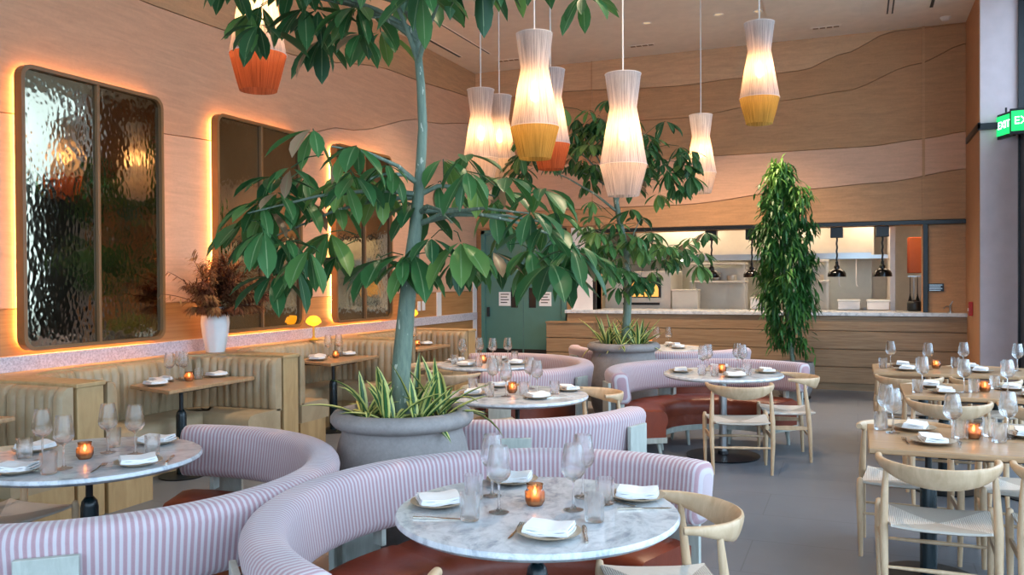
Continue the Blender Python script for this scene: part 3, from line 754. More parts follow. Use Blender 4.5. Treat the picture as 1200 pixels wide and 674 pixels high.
def round_table(key, c, label, style='black'):
    t = thing('round_table', label, 'table', (c[0], c[1], 0), random.uniform(0, 6), 'round marble tables')
    MB().lathe([(0, .715), (.50, .715), (.512, .718), (.53, .732), (.53, .742), (.524, .75), (0, .75)], 72).build('marble_top', MAT['marble'], t, smooth=True)
    MB().lathe([(0, .705), (.16, .705), (.16, .715), (0, .715)], 20).build('fixing_plate', MAT['black'], t)
    pedestal(t, .71, style); TABLES[key] = c
round_table('T1', (-1.12, 3.0), 'round marble table nearest the camera with four place settings')
round_table('T2', (-3.53, 3.12), 'round marble table cut off by the left edge of the photo')
round_table('T3', (-2.36, 5.92), 'round marble table just right of the big planter')
round_table('T4', (-3.50, 7.98), 'round marble table before the green doors')
round_table('T5', (-1.13, 7.85), 'round marble table on a steel column beside two wooden chairs', 'steel')
round_table('T6', (-2.27, 10.45), 'farthest round marble table between the smaller planter and the counter')
def wood_table(key, x0, x1, y0, y1, label, trap=0, side=0):
    cx, cy = (x0+x1)/2, (y0+y1)/2; w, d = (x1-x0)/2, (y1-y0)/2
    t = thing('oak_table', label, 'table', (cx, cy, 0), 0, 'oak topped tables')
    poly = [(-w, -d+trap), (w, -d), (w, d), (-w, d-trap)]
    MB().prism(poly, .718, .75).build('oak_top', MAT['oaktop'], t, bevel=.008)
    MB().box(-.22, .22, -.30, .12, .70, .718).build('fixing_plate', MAT['black'], t)
    if key[0] == 'R':
        for dx in (-.3, .3): pedestal(t, .70, 'black', dx)
    else: pedestal(t, .70, 'black', .14, -.22, .18)
    TABLES[key] = (cx, cy)
    return t
wood_table('R1', .05, 1.25, 4.68, 5.44, 'oak rectangular table nearest the camera on the window side')
wood_table('R2', .31, 1.50, 6.83, 7.57, 'middle oak rectangular table of the window row')
wood_table('R3', .13, 1.60, 8.39, 9.17, 'farthest oak rectangular table of the window row near the counter')
wood_table('W1', -5.64, -5.02, 2.75, 3.88, 'oak booth table at the left edge, only its tip in view', .16)
wood_table('W2', -5.62, -5.02, 5.20, 6.23, 'oak booth table below the largest mirror', .18)
wood_table('W3', -5.62, -5.04, 7.45, 8.42, 'oak booth table in the booth with the orange lamp', .18)
wood_table('W4', -5.60, -5.0, 9.25, 10.15, 'oak booth table behind the big tree trunk', .14)

# ------------------------------------------------------------------ tableware prototypes (built at first use)
proto = {}
def lathe_thing(name, prof, mat, n=24):
    return MB().lathe(prof, n, caps=False).build(name, mat, None, smooth=True)
def place(kind, loc, rot, label, group):
    if kind in proto:
        o = proto[kind]
        return copy_tree(o, loc, rot, label, group)
    if kind == 'wine_glass':
        o = lathe_thing('wine_glass', [(a*1.06, b*1.16) for a, b in [(0, .002), (.034, .002), (.036, .004), (.012, .008), (.005, .02), (.004, .09), (.007, .098), (.03, .108), (.042, .125), (.044, .14), (.037, .185), (.031, .215), (.029, .215), (.035, .185), (.042, .14), (.04, .127), (.028, .111), (0, .104)]], MAT['glass']); tag(o, label, 'wine glass')
    elif kind == 'water_glass':
        o = lathe_thing('water_glass', [(0, .003), (.033, .003), (.035, .012), (.037, .10), (.035, .10), (.033, .014), (0, .012)], MAT['glass']); tag(o, label, 'glass')
    elif kind == 'side_plate':
        o = lathe_thing('side_plate', [(a*1.08, b) for a, b in [(0, .004), (.05, .004), (.052, .001), (.056, .001), (.062, .007), (.098, .018), (.102, .022), (.098, .023), (.06, .012), (0, .009)]], MAT['ceramic'], 36); tag(o, label, 'plate')
    elif kind == 'folded_napkin':
        m = MB(); nx, ny = 10, 8
        for layer in range(3):
            z0 = .012+.009*layer; W = .080-.002*layer; D = .056-.002*layer
            b = len(m.v)
            for side in (0, 1):
                for j in range(ny+1):
                    for i in range(nx+1):
                        u, v = i/nx*2-1, j/ny*2-1
                        zz = z0 + side*.008 + .006*(u*u) - .003*math.cos(v*2+layer) + .0016*math.sin(u*5+layer*2)
                        m.v.append((u*W+.002*math.sin(v*3), v*D+.002*math.sin(u*4+layer), zz))
            N = (nx+1)*(ny+1)
            for j in range(ny):
                for i in range(nx):
                    a = b+j*(nx+1)+i; m.face([a, a+nx+1, a+nx+2, a+1]); a += N; m.face([a, a+1, a+nx+2, a+nx+1])
            ed = [i for i in range(nx+1)] + [j*(nx+1)+nx for j in range(1, ny+1)] + [ny*(nx+1)+i for i in range(nx-1, -1, -1)] + [j*(nx+1) for j in range(ny-1, 0, -1)]
            for q in range(len(ed)):
                a, c = ed[q], ed[(q+1) % len(ed)]; m.face([b+a, b+c, b+N+c, b+N+a])
        o = m.build('folded_napkin', MAT['linen'], None, smooth=True); tag(o, label, 'napkin')
    elif kind == 'fork':
        m = MB(); pr = [(-.09, .0035, .003), (-.06, .004, .002), (0, .0028, .003), (.035, .003, .007), (.045, .009, .005), (.055, .012, .003)]
        m.ring_tube([[(-w, y, z), (w, y, z), (w, y, z+.0025), (-w, y, z+.0025)] for y, w, z in pr])
        for k in range(4): x = -.0102+.0068*k; m.ring_tube([[(x-.0016, y, z), (x+.0016, y, z), (x+.0016, y, z+.002), (x-.0016, y, z+.002)] for y, z in ((.054, .003), (.075, .003), (.095, .008))])
        o = m.build('fork', MAT['silver'], None, smooth=True); tag(o, label, 'fork')
    elif kind == 'table_knife':
        m = MB(); pr = [(-.1, .0045, .007), (-.06, .0052, .007), (-.01, .0042, .006), (0, .006, .004), (.06, .009, .0022), (.095, .007, .002), (.108, .001, .002)]
        m.ring_tube([[(-w, y, 0.001), (w, y, 0.001), (w, y, z+.001), (-w, y, z+.001)] for y, w, z in pr])
        o = m.build('table_knife', MAT['silver'], None, smooth=True); tag(o, label, 'knife')
    elif kind == 'candle_holder':
        o = thing('candle_holder', label, 'candle')
        wob = lambda k, z: 1+.06*(1 if (k % 4) < 2 else -1)*(1 if .012 < z < .055 else 0)
        MB().lathe([(0, .001), (.028, .001), (.032, .008), (.037, .02), (.037, .052), (.030, .062), (.031, .078), (.033, .082), (.031, .082), (.028, .07), (.034, .05), (.034, .02), (.0, .006)], 32, caps=False, wob=wob).build('amber_glass', MAT['amber'], o, smooth=True)
        MB().lathe([(0, .008), (.026, .008), (.026, .034), (0, .034)], 16).build('candle', MAT['wax'], o)
        MB().lathe([(0, .038), (.005, .044), (.0068, .052), (.004, .062), (0, .074)], 10).build('flame', MAT['flame'], o, smooth=True)
        _kids.pop(o.name, None)
    proto[kind] = o
    o.location = loc; o.rotation_euler = (0, 0, rot)
    if group: o['group'] = group
    return o
cam_lat = lambda x, y: x*_cy + y*_sy
cam_dep = lambda x, y: -x*_sy + y*_cy
NAMES = {'wine_glass': 'clear wine glass', 'water_glass': 'clear water tumbler', 'side_plate': 'grey-beige stoneware plate', 'folded_napkin': 'folded white napkin', 'fork': 'fork lying', 'table_knife': 'table knife lying', 'candle_holder': 'lit amber glass candle'}
TDESC = {'T1': 'nearest round marble table', 'T2': 'round marble table cut off at left', 'T3': 'marble table right of the big planter', 'T4': 'marble table before the green doors', 'T5': 'steel-columned marble table', 'T6': 'farthest marble table',
         'R1': 'nearest oak window table', 'R2': 'middle oak window table', 'R3': 'farthest oak window table', 'W2': 'booth table below the largest mirror', 'W3': 'booth table by the orange lamp', 'W4': 'booth table behind the tree trunk'}
def sides(pts):
    """give every point its own side word, seen from the photograph's viewpoint"""
    n = len(pts)
    if n == 1: return ['']
    la = [cam_lat(*p[:2]) for p in pts]; de = [cam_dep(*p[:2]) for p in pts]
    cl, cd = sum(la)/n, sum(de)/n
    words = {'left': lambda i: -(la[i]-cl), 'right': lambda i: la[i]-cl, 'near side': lambda i: -(de[i]-cd), 'far side': lambda i: de[i]-cd}
    res = [None]*n; used = set(); cand = sorted(((f(i), w, i) for w, f in words.items() for i in range(n)), reverse=True)
    for s, w, i in cand:
        if res[i] is None and w not in used: res[i] = w; used.add(w)
    for i in range(n):
        if res[i] is None: res[i] = 'middle'
    return ['at the %s of the ' % r for r in res]
def lay(table, kind, pts, rots=None, z=.75):
    ws = sides(pts)
    for i, p in enumerate(pts):
        r = rots[i] if rots else (p[2] if len(p) > 2 else random.uniform(0, 6))
        w = ws[i] or 'on the '
        if kind == 'folded_napkin' and w == 'on the ': w = 'on the '
        place(kind, (p[0], p[1], z), r, NAMES[kind] + ' ' + w + TDESC[table], {'wine_glass': 'wine glasses', 'water_glass': 'water tumblers', 'side_plate': 'side plates', 'folded_napkin': 'folded napkins', 'fork': 'forks', 'table_knife': 'knives', 'candle_holder': 'amber candles'}[kind] + ' on the ' + TDESC[table])
def plates(table, pts):
    lay(table, 'side_plate', pts); c = TABLES[table]
    rots = []
    for p in pts:
        if len(p) > 2: rots.append(p[2])
        elif table[0] == 'T': rots.append(math.atan2(p[1]-c[1], p[0]-c[0])+PI/2+random.uniform(-.2, .2))
        else: rots.append(PI/2+random.uniform(-.25, .25))
    lay(table, 'folded_napkin', pts, rots)
    return rots
plates('T1', [(-1.488, 2.915, 1.95-1.25), (-1.362, 3.35, .2), (-.964, 2.70, .05), (-.802, 3.277, 0.15)])
lay('T1', 'wine_glass', [(-1.35, 3.11), (-1.232, 2.90), (-1.008, 3.225), (-.985, 3.03)])
lay('T1', 'water_glass', [(-1.293, 2.774), (-1.40, 3.04), (-.871, 2.92), (-.90, 3.16)])
lay('T1', 'candle_holder', [(-1.147, 3.052)])
lay('T1', 'fork', [(-1.085, 2.70, .1), (-.86, 3.20, 1.1)]); lay('T1', 'table_knife', [(-.855, 2.76, .35), (-1.40, 2.75, -1.3), (-.745, 3.14, -1.1)])
plates('T2', [(-3.144, 3.056, .9), (-3.46, 3.492, .2), (-3.54, 2.738, .3), (-3.90, 3.12, 1.4)])
lay('T2', 'wine_glass', [(-3.658, 2.965), (-3.398, 2.865), (-3.505, 3.215), (-3.341, 3.23)])
lay('T2', 'water_glass', [(-3.786, 2.97), (-3.602, 3.34), (-3.25, 3.25), (-3.38, 2.77)])
lay('T2', 'candle_holder', [(-3.50, 3.07)]); lay('T2', 'fork', [(-3.25, 2.92, .5)]); lay('T2', 'table_knife', [(-3.09, 3.20, .6)])
plates('T3', [(-2.66, 5.78), (-2.66, 6.28), (-2.146, 5.77), (-2.06, 6.24)])
lay('T3', 'wine_glass', [(-2.62, 6.06), (-2.392, 5.777), (-2.38, 6.24), (-2.24, 6.02)])
lay('T3', 'water_glass', [(-2.76, 6.0), (-2.50, 5.72), (-2.10, 6.02), (-2.30, 5.90)])
lay('T3', 'candle_holder', [(-2.43, 5.99)]); lay('T3', 'table_knife', [(-2.02, 5.88, -.7)]); lay('T3', 'fork', [(-2.26, 5.66, -.5)])
plates('T4', [(-3.88, 8.02), (-3.60, 7.66), (-3.55, 8.38), (-3.20, 7.98)])
lay('T4', 'wine_glass', [(-3.76, 7.92), (-3.66, 8.12), (-3.50, 8.10), (-3.38, 8.22)])
lay('T4', 'water_glass', [(-3.78, 7.78), (-3.36, 8.36), (-3.46, 7.66), (-3.32, 7.82)]); lay('T4', 'candle_holder', [(-3.56, 7.99)])
plates('T5', [(-1.50, 7.80), (-1.22, 8.24), (-.99, 7.58), (-.76, 8.0)])
lay('T5', 'wine_glass', [(-1.28, 7.96), (-1.30, 7.80), (-.98, 8.02), (-1.04, 8.16)])
lay('T5', 'water_glass', [(-1.16, 7.56), (-.90, 7.72), (-.92, 7.9), (-1.28, 7.62)]); lay('T5', 'candle_holder', [(-1.14, 7.86)])
plates('T6', [(-2.03, 10.40), (-2.18, 10.80)])
lay('T6', 'wine_glass', [(-2.46, 10.45), (-2.32, 10.52), (-2.18, 10.55)]); lay('T6', 'candle_holder', [(-2.42, 10.6)])
plates('R1', [(.36, 4.90), (.30, 5.30), (.84, 5.26), (.93, 4.86)])
lay('R1', 'wine_glass', [(.46, 5.0), (.74, 5.18), (.18, 5.15), (.15, 5.33)]); lay('R1', 'water_glass', [(.12, 5.24), (.51, 5.10), (.66, 5.22), (.68, 5.05)]); lay('R1', 'candle_holder', [(.572, 5.129)])
lay('R1', 'fork', [(.235, 4.90, .1)]); lay('R1', 'table_knife', [(.485, 4.90, -.1)])
plates('R2', [(.60, 7.03), (.53, 7.40), (1.08, 7.40), (1.15, 7.03)])
lay('R2', 'wine_glass', [(.73, 7.10), (.46, 7.22), (1.02, 7.16), (1.25, 7.2)]); lay('R2', 'water_glass', [(.41, 7.0), (.80, 7.16), (.97, 7.42), (1.30, 7.0)]); lay('R2', 'candle_holder', [(.88, 7.22)])
plates('R3', [(.40, 9.0), (.42, 8.62), (.98, 9.02), (1.02, 8.66)])
lay('R3', 'wine_glass', [(.29, 8.86), (.60, 8.72), (.91, 8.90), (1.34, 8.86)]); lay('R3', 'water_glass', [(.22, 8.74), (.85, 9.0), (.54, 8.83), (1.22, 8.7)]); lay('R3', 'candle_holder', [(.68, 8.88), (1.27, 8.80)])
plates('W2', [(-5.38, 5.42), (-5.52, 5.62), (-5.34, 6.10)])
lay('W2', 'wine_glass', [(-5.46, 5.66), (-5.40, 5.76), (-5.50, 5.82)]); lay('W2', 'water_glass', [(-5.36, 5.90)]); lay('W2', 'candle_holder', [(-5.34, 5.76)])
plates('W3', [(-5.52, 7.90), (-5.38, 7.70), (-5.38, 8.28)])
lay('W3', 'wine_glass', [(-5.46, 8.02), (-5.40, 8.14)]); lay('W3', 'water_glass', [(-5.40, 8.16)]); lay('W3', 'candle_holder', [(-5.34, 7.99)])
plates('W4', [(-5.26, 9.94)]); lay('W4', 'wine_glass', [(-5.32, 9.74), (-5.36, 9.66)]); lay('W4', 'candle_holder', [(-5.25, 9.70)])

# ------------------------------------------------------------------ banquettes
def banquette(name_lab, c, a0, a1, r=1.03, plates_at=(), seat_in=.58, seat_off=0.0):
    t = thing('curved_banquette', name_lab, 'banquette', (c[0], c[1], 0), 0, 'curved striped banquettes around the marble tables')
    prof = []
    # cross-section (radial offset, z), rounded
    for cx, cz, s0 in ((.03, .735, 0), (-.02, .735, 90), (-.045, .565, 180), (.005, .565, 270)):
        for k in range(5):
            a = math.radians(s0+90*k/4); prof.append((cx+.055*math.cos(a), cz+.055*math.sin(a)))
    m = MB(); rings = []; us = []; n = 72
    def ring(a, sc, R):
        czc = .65; return [((R+q*sc)*math.cos(a), (R+q*sc)*math.sin(a), czc+(z-czc)*(sc+(1-sc)*.35)) for q, z in prof]
    A0, A1 = math.radians(a0), math.radians(a1)
    for k, sc in ((0, .45), (1, .8), (2, .97)): rings.append(ring(A0+k*.014, sc, r)); us.append(A0*r+k*.014*r)
    for k in range(1, n): a = A0+.04+(A1-A0-.08)*k/n; rings.append(ring(a, 1, r)); us.append(a*r)
    for k, sc in ((2, .97), (1, .8), (0, .45)): rings.append(ring(A1-k*.014, sc, r)); us.append(A1*r-k*.014*r)
    m.ring_tube(rings, True, False, us); bk = m.build('striped_backrest', MAT['stripe'], t, smooth=True)
    # seat
    e0, e1 = A0+.05, A1-.05; m = MB(); rings = []; ro = r-.06; n = 60
    sp = [(seat_in, .30), (seat_in-.008, .36), (seat_in+.005, .415), (seat_in+.04, .44), (ro-.05, .452), (ro, .43), (ro, .30)]
    for k in range(n+1):
        a = e0+(e1-e0)*k/n; g = .985 if (k % 15 == 0) else 1
        rings.append([((q)*math.cos(a), (q)*math.sin(a), .30+(z-.30)*(1 if g == 1 else .93)) for q, z in sp])
    m.ring_tube(rings); m.build('leather_seat', MAT['cognac'], t, smooth=True)
    m = MB(); rings = []
    for k in range(n+1):
        a = e0+(e1-e0)*k/n; rings.append([(q*math.cos(a), q*math.sin(a), z) for q, z in ((seat_in+.012, .20), (ro-.012, .20), (ro-.012, .30), (seat_in+.012, .30))])
    m.ring_tube(rings); m.build('leather_valance', MAT['cognac'], t)
    m = MB(); rings = []
    for k in range(n+1):
        a = e0+(e1-e0)*k/n; rings.append([(q*math.cos(a), q*math.sin(a), z) for q, z in ((seat_in+.0, .15), (ro-.0, .15), (ro-.0, .20), (seat_in+.0, .20))])
    m.ring_tube(rings); m.build('timber_frame', MAT['gplate'], t)
    nl = 5
    for k in range(nl):
        for q, dq in ((seat_in+.07, -.03), (ro-.07, .03)):
            a = e0+.08+(e1-e0-.16)*k/(nl-1)
            MB().tube([(q*math.cos(a), q*math.sin(a), .16), ((q+dq)*math.cos(a), (q+dq)*math.sin(a), 0)], [.022, .014], 8).build('leg', MAT['gplate'], t, smooth=True)
    for pa in plates_at:
        a = math.radians(pa); R = Matrix.Rotation(a, 3, 'Z')
        MB().box(r+.085, r+.11, -.10, .10, .2, .70, rot=R).build('support_plate', MAT['gplate'], t, bevel=.004)
        MB().box(r-.05, r+.086, -.05, .05, .22, .26, rot=R).build('support_bracket', MAT['gplate'], t)
        MB().box(r-.06, r-.0, -.012, .012, .44, .53, rot=R).build('upper_bracket', MAT['gplate'], t)
    return t
banquette('pink striped curved banquette with cognac seat nearest the camera', (-1.06, 2.95), 64, 250, 1.0, (75, 118, 160, 225), .56)
banquette('pink striped curved banquette at the left edge, opening toward the mirrors', (-3.21, 2.88), -118, 112, 1.0, (-100, -50, 20, 100), .62)
banquette('pink striped curved banquette seen from behind, right of the big planter', (-2.36, 5.53), -80, -6, 1.03, (-62, -16), .62)
banquette('pink striped curved banquette around the table before the green doors', (-3.41, 7.82), -72, 128, .95, (-62, -12, 60), .60)
banquette('pink striped curved banquette around the steel-columned table, shiny cognac seat showing', (-1.10, 7.82), 50, 217, 1.00, (62, 130, 175, 210), .56)
banquette('farthest pink striped curved banquette behind the smaller planter', (-2.27, 10.42), -165, -2, 1.03, (-140, -30), .60)

# ------------------------------------------------------------------ chairs
def make_chair(label):
    t = thing('elbow_chair', label, 'chair', (0, 0, 0), 0, 'light wood elbow chairs with cord seats')
    # seat: grid with sag and upturned corners
    m = MB(); nx = ny = 12; b = 0
    def hw(v): return .235+.02*v   # half width grows to the front
    for side in (0, 1):
        for j in range(ny+1):
            for i in range(nx+1):
                u, v = i/nx*2-1, j/ny*2-1
                z = .435 - .022*(1-u*u)*(1-v*v) + .012*(abs(u)*abs(v))**3
                z += -.028*side*(1 if True else 0)
                edge = max(abs(u), abs(v)); z += (-.008 if side == 0 else .008)*(edge**10)
                m.v.append((u*hw(v), v*.215+.02, z))
    N = (nx+1)*(ny+1)
    for j in range(ny):
        for i in range(nx):
            a = j*(nx+1)+i; m.face([a, a+1, a+nx+2, a+nx+1]); a += N; m.face([a, a+nx+1, a+nx+2, a+1])
    ed = [i for i in range(nx+1)] + [j*(nx+1)+nx for j in range(1, ny+1)] + [ny*(nx+1)+i for i in range(nx-1, -1, -1)] + [j*(nx+1) for j in range(ny-1, 0, -1)]
    for q in range(len(ed)):
        a, c = ed[q], ed[(q+1) % len(ed)]; m.face([a, c, N+c, N+a])
    m.build('woven_cord_seat', MAT['cord'], t, smooth=True)
    # backrest rail
    m = MB(); rings = []
    n = 36
    for k in range(n+1):
        u = k/n*2-1; a = PI*1.5 + u*math.radians(97)   # back centre at -y
        rx, ry = .265, .25
        c = Vector((rx*math.cos(a), .0+ry*math.sin(a)+.01, 0))
        nrm = Vector((math.cos(a)/rx, math.sin(a)/ry, 0)).normalized()
        w = math.cos(min(1, abs(u)/.92)*PI/2) ** 1.2
        hh = .015+.041*w; th = .0165-.003*w; zt = .735-.004*w; zc = zt-hh
        tilt = .35*w
        up = (Vector((0, 0, 1))*math.cos(tilt) + nrm*math.sin(tilt)); ou = (nrm*math.cos(tilt) - Vector((0, 0, 1))*math.sin(tilt))
        rr = []
        for q in range(14):
            aa = 2*PI*q/14; ca, sa = math.cos(aa), math.sin(aa)
            rr.append(Vector((c.x, c.y, zc)) + ou*th*(abs(ca)**.8)*(1 if ca > 0 else -1) + up*hh*(abs(sa)**.9)*(1 if sa > 0 else -1))
        rings.append(rr)
    m.ring_tube(rings); m.build('curved_backrest', MAT['chair'], t, smooth=True)
    for s in (-1, 1):
        MB().tube([(s*.235, -.155, 0), (s*.243, -.145, .25), (s*.245, -.13, .43), (s*.238, -.11, .60), (s*.232, -.10, .705)], [.012, .019, .0205, .016, .011], 12).build('leg', MAT['chair'], t, smooth=True)
        MB().tube([(s*.255, .235, 0), (s*.26, .235, .30), (s*.26, .235, .42), (s*.258, .235, .45), (s*.256, .235, .457)], [.012, .019, .019, .015, .006], 12).build('leg', MAT['chair'], t, smooth=True)
        m = MB(); m.ring_tube([[(s*.245+(s*.012)*u-.006, -.14+.375*u, .30-hz), (s*.245+(s*.012)*u+.006, -.14+.375*u, .30-hz), (s*.245+(s*.012)*u+.006, -.14+.375*u, .30+hz), (s*.245+(s*.012)*u-.006, -.14+.375*u, .30+hz)] for u, hz in ((0, .01), (.15, .016), (.5, .02), (.85, .016), (1, .01))])
        m.build('stretcher', MAT['chair'], t, smooth=True)
    MB().tube([(-.24, -.15, .22), (0, -.15, .22), (.24, -.15, .22)], [.007, .012, .007], 8).build('stretcher', MAT['chair'], t, smooth=True)
    MB().tube([(-.255, .235, .25), (0, .235, .25), (.255, .235, .25)], [.007, .012, .007], 8).build('stretcher', MAT['chair'], t, smooth=True)
    return t
chairs = [
 ((.36, 4.62), (0, 1), 'wooden elbow chair at the near side of the nearest oak table, fully in view'),
 ((.95, 4.62), (.05, 1), 'wooden elbow chair before the nearest oak table, cut by the right edge'),
 ((.27, 5.55), (0, -1), 'wooden elbow chair behind the nearest oak table at its aisle end'),
 ((.90, 5.55), (0, -1), 'wooden elbow chair behind the nearest oak table at its window end'),
 ((.60, 6.78), (0, 1), 'wooden elbow chair before the middle oak table at its aisle end'),
 ((1.18, 6.78), (0, 1), 'wooden elbow chair before the middle oak table at its window end'),
 ((.60, 7.64), (0, -1), 'wooden elbow chair behind the middle oak table, aisle end'),
 ((1.20, 7.64), (0, -1), 'wooden elbow chair behind the middle oak table, window end'),
 ((.42, 8.33), (0, 1), 'wooden elbow chair before the farthest oak table at its aisle end'),
 ((1.02, 8.33), (0, 1), 'wooden elbow chair before the farthest oak table at its window end'),
 ((.42, 9.28), (0, -1), 'wooden elbow chair behind the farthest oak table, aisle end'),
 ((1.05, 9.28), (0, -1), 'wooden elbow chair behind the farthest oak table, window end'),
 ((-.915, 7.30), (-.27, .96), 'wooden elbow chair with its back to the camera at the steel-columned table'),
 ((-.575, 8.03), (-.97, -.2), 'wooden elbow chair turned sideways at the right of the steel-columned table'),
 ((-.66, 3.27), (-.88, -.47), 'wooden elbow chair at the right of the nearest marble table'),
 ((-.93, 2.33), (-.15, 1), 'wooden elbow chair at the bottom edge before the nearest marble table'),
 ((-1.95, 6.42), (-.62, -.78), 'wooden elbow chair at the right rear of the marble table by the big planter'),
 ((-2.78, 6.44), (.62, -.78), 'wooden elbow chair at the left rear of the marble table by the big planter'),
 ((-4.10, 7.88), (1, .05), 'wooden elbow chair mirror-side of the marble table before the green doors'),
 ((-3.56, 7.30), (.12, 1), 'wooden elbow chair on the near side of the marble table before the green doors'),
 ((-2.10, 10.98), (-.2, -1), 'wooden elbow chair behind the farthest marble table by the counter'),
 ((-4.08, 3.05), (1, 0), 'wooden elbow chair at the left of the marble table cut off at left'),
]
ch0 = None
for (x, y), (fx, fy), lab in chairs:
    r = math.atan2(fy, fx)-PI/2
    if ch0 is None: ch0 = make_chair(lab); ch0.location = (x, y, 0); ch0.rotation_euler = (0, 0, r)
    else: copy_tree(ch0, (x, y, 0), r, lab)

# ------------------------------------------------------------------ planters and plants
def planter(c, label, s=1.0, group='grey stoneware planters under the trees'):
    t = thing('round_planter', label, 'planter', (c[0], c[1], 0), 0, group)
    prof = [(0, 0), (.24, 0), (.26, .02), (.34, .25), (.375, .48), (.372, .60), (.345, .74), (.325, .80), (.33, .825), (.365, .835), (.385, .86), (.385, .885), (.365, .91), (.33, .918), (.30, .91), (.29, .89), (.285, .82), (0, .82)]
    MB().lathe([(r*s, z*s) for r, z in prof], 64).build('pot', MAT['planter'], t, smooth=True)
    MB().lathe([(0, .80*s), (.29*s, .80*s), (.288*s, .845*s), (.15*s, .86*s), (0, .855*s)], 32).build('soil', MAT['soil'], t, smooth=True)
    return t
planter((-2.29, 4.06), 'large grey planter with rolled rim holding the big tree', 1.0)
planter((-2.33, 8.93), 'grey planter with rolled rim holding the tree in front of the kitchen', 1.01)
t = thing('round_planter', 'smaller smooth grey planter holding the tall column plant', 'planter', (-.78, 11.97, 0))
MB().lathe([(0, 0.02), (.17, .02), (.22, .10), (.255, .28), (.25, .42), (.235, .48), (.22, .48), (.215, .42), (0, .42)], 48).build('pot', MAT['planter'], t, smooth=True)
MB().lathe([(0, 0), (.2, 0), (.21, .02), (0, .02)], 32).build('saucer', MAT['black'], t, smooth=True)
MB().lathe([(0, .42), (.214, .42), (.1, .44), (0, .445)], 24).build('soil', MAT['soil'], t, smooth=True)

def leaflet(m, base, d, up, L, W, droop, tone, segs=5, obov=True, fold=.18):
    d = d.normalized(); side = d.cross(up)
    if side.length < 1e-3: side = Vector((1, 0, 0))
    side.normalize(); nrm = side.cross(d).normalized()
    b = len(m.v); p = Vector(base); dd = d.copy()
    for k in range(segs+1):
        t = k/segs
        w = W*.5*(math.sin(PI*min(1, t**(1.25 if obov else .8)))**.8 if 0 < t < 1 else .02)
        sd = dd.cross(nrm).normalized(); nn = sd.cross(dd).normalized()
        m.v.append(tuple(p - sd*w + nn*w*fold*2)); m.v.append(tuple(p)); m.v.append(tuple(p + sd*w + nn*w*fold*2))
        dd = (dd + Vector((0, 0, -droop/segs))).normalized(); nrm = nn
        p = p + dd*(L/segs)
    for k in range(segs):
        a = b+3*k; u0, u1 = k/segs, (k+1)/segs
        m.face([a, a+1, a+4, a+3], [(0, u0), (.5, u0), (.5, u1), (0, u1)], tone)
        m.face([a+1, a+2, a+5, a+4], [(.5, u0), (1, u0), (1, u1), (.5, u1)], tone)
def palm_cluster(m, c, L, n, lean=None, tilt=(-.15, -.75), wr=.34, brown=.03):
    base = random.uniform(0, 2*PI); tilt0 = random.uniform(*tilt); L *= random.uniform(.72, 1.12)
    tone0 = random.uniform(.05, .75)
    for k in range(n):
        a = base+2*PI*k/n+random.uniform(-.2, .2)
        e = tilt0+random.uniform(-.3, .25)
        d = Vector((math.cos(a)*math.cos(e), math.sin(a)*math.cos(e), math.sin(e)))
        if lean: d = (d + Vector(lean)*.35).normalized()
        ll = L*random.uniform(.7, 1.1)
        tn = 1.0 if random.random() < brown else min(.88, max(.01, tone0+random.uniform(-.15, .2)))
        leaflet(m, Vector(c)+d*.02, d, Vector((0, 0, 1)), ll, ll*wr*random.uniform(.85, 1.15), random.uniform(.3, 1.3), tn)
def tree(label, trunk, radii, groups, L, group):
    """groups: list of (fork point, [blob centres], clusters per blob, jitter)"""
    o = trunk[0]; t = thing('money_tree', label, 'tree', (o[0], o[1], o[2]), 0, group); O = Vector(o)
    MB().tube([Vector(p)-O for p in trunk], radii, 16).build('trunk', MAT['bark'], t, smooth=True)
    fol = MB()
    for fork, blobs, cnt, jit in groups:
        F = Vector(fork)
        br = sorted(blobs, key=lambda b: (Vector(b)-F).length)
        for q, bl in enumerate(blobs):
            B = Vector(bl)
            if q % 3 == 0:
                F2 = F+Vector((0, 0, random.uniform(-.22, .06)))
                MB().tube([F2-O, F2.lerp(B, .25)+Vector((0, 0, .05))-O, F2.lerp(B, .6)+Vector((0, 0, .05))-O, B-O], [.016, .012, .008, .004], 8).build('branch', MAT['bark'], t, smooth=True)
            for k in range(cnt):
                c = B+Vector((random.gauss(0, jit), random.gauss(0, jit), random.gauss(0, jit*.7)))
                # petiole toward blob centre
                pt = c.lerp(B, .8)+Vector((0, 0, -.02))
                fol.tube([pt-O, pt.lerp(c, .5)+Vector((0, 0, .02))-O, c-O], .003, 4)
                out = (c-F); out.z = 0
                if out.length > 0: out.normalize()
                palm_cluster(fol, c-O, L, random.choice((5, 6, 7)), lean=out)
    fol.build('foliage', MAT['leaf'], t, smooth=True, recalc=False)
    return t
T1t = [(-2.29, 4.06, .80), (-2.29, 4.05, .91), (-2.29, 4.05, 1.14), (-2.27, 4.06, 1.37), (-2.25, 4.07, 1.6), (-2.22, 4.09, 1.88), (-2.19, 4.1, 2.21), (-2.18, 4.11, 2.44), (-2.19, 4.11, 2.67), (-2.21, 4.11, 2.88), (-2.2, 4.1, 3.1)]
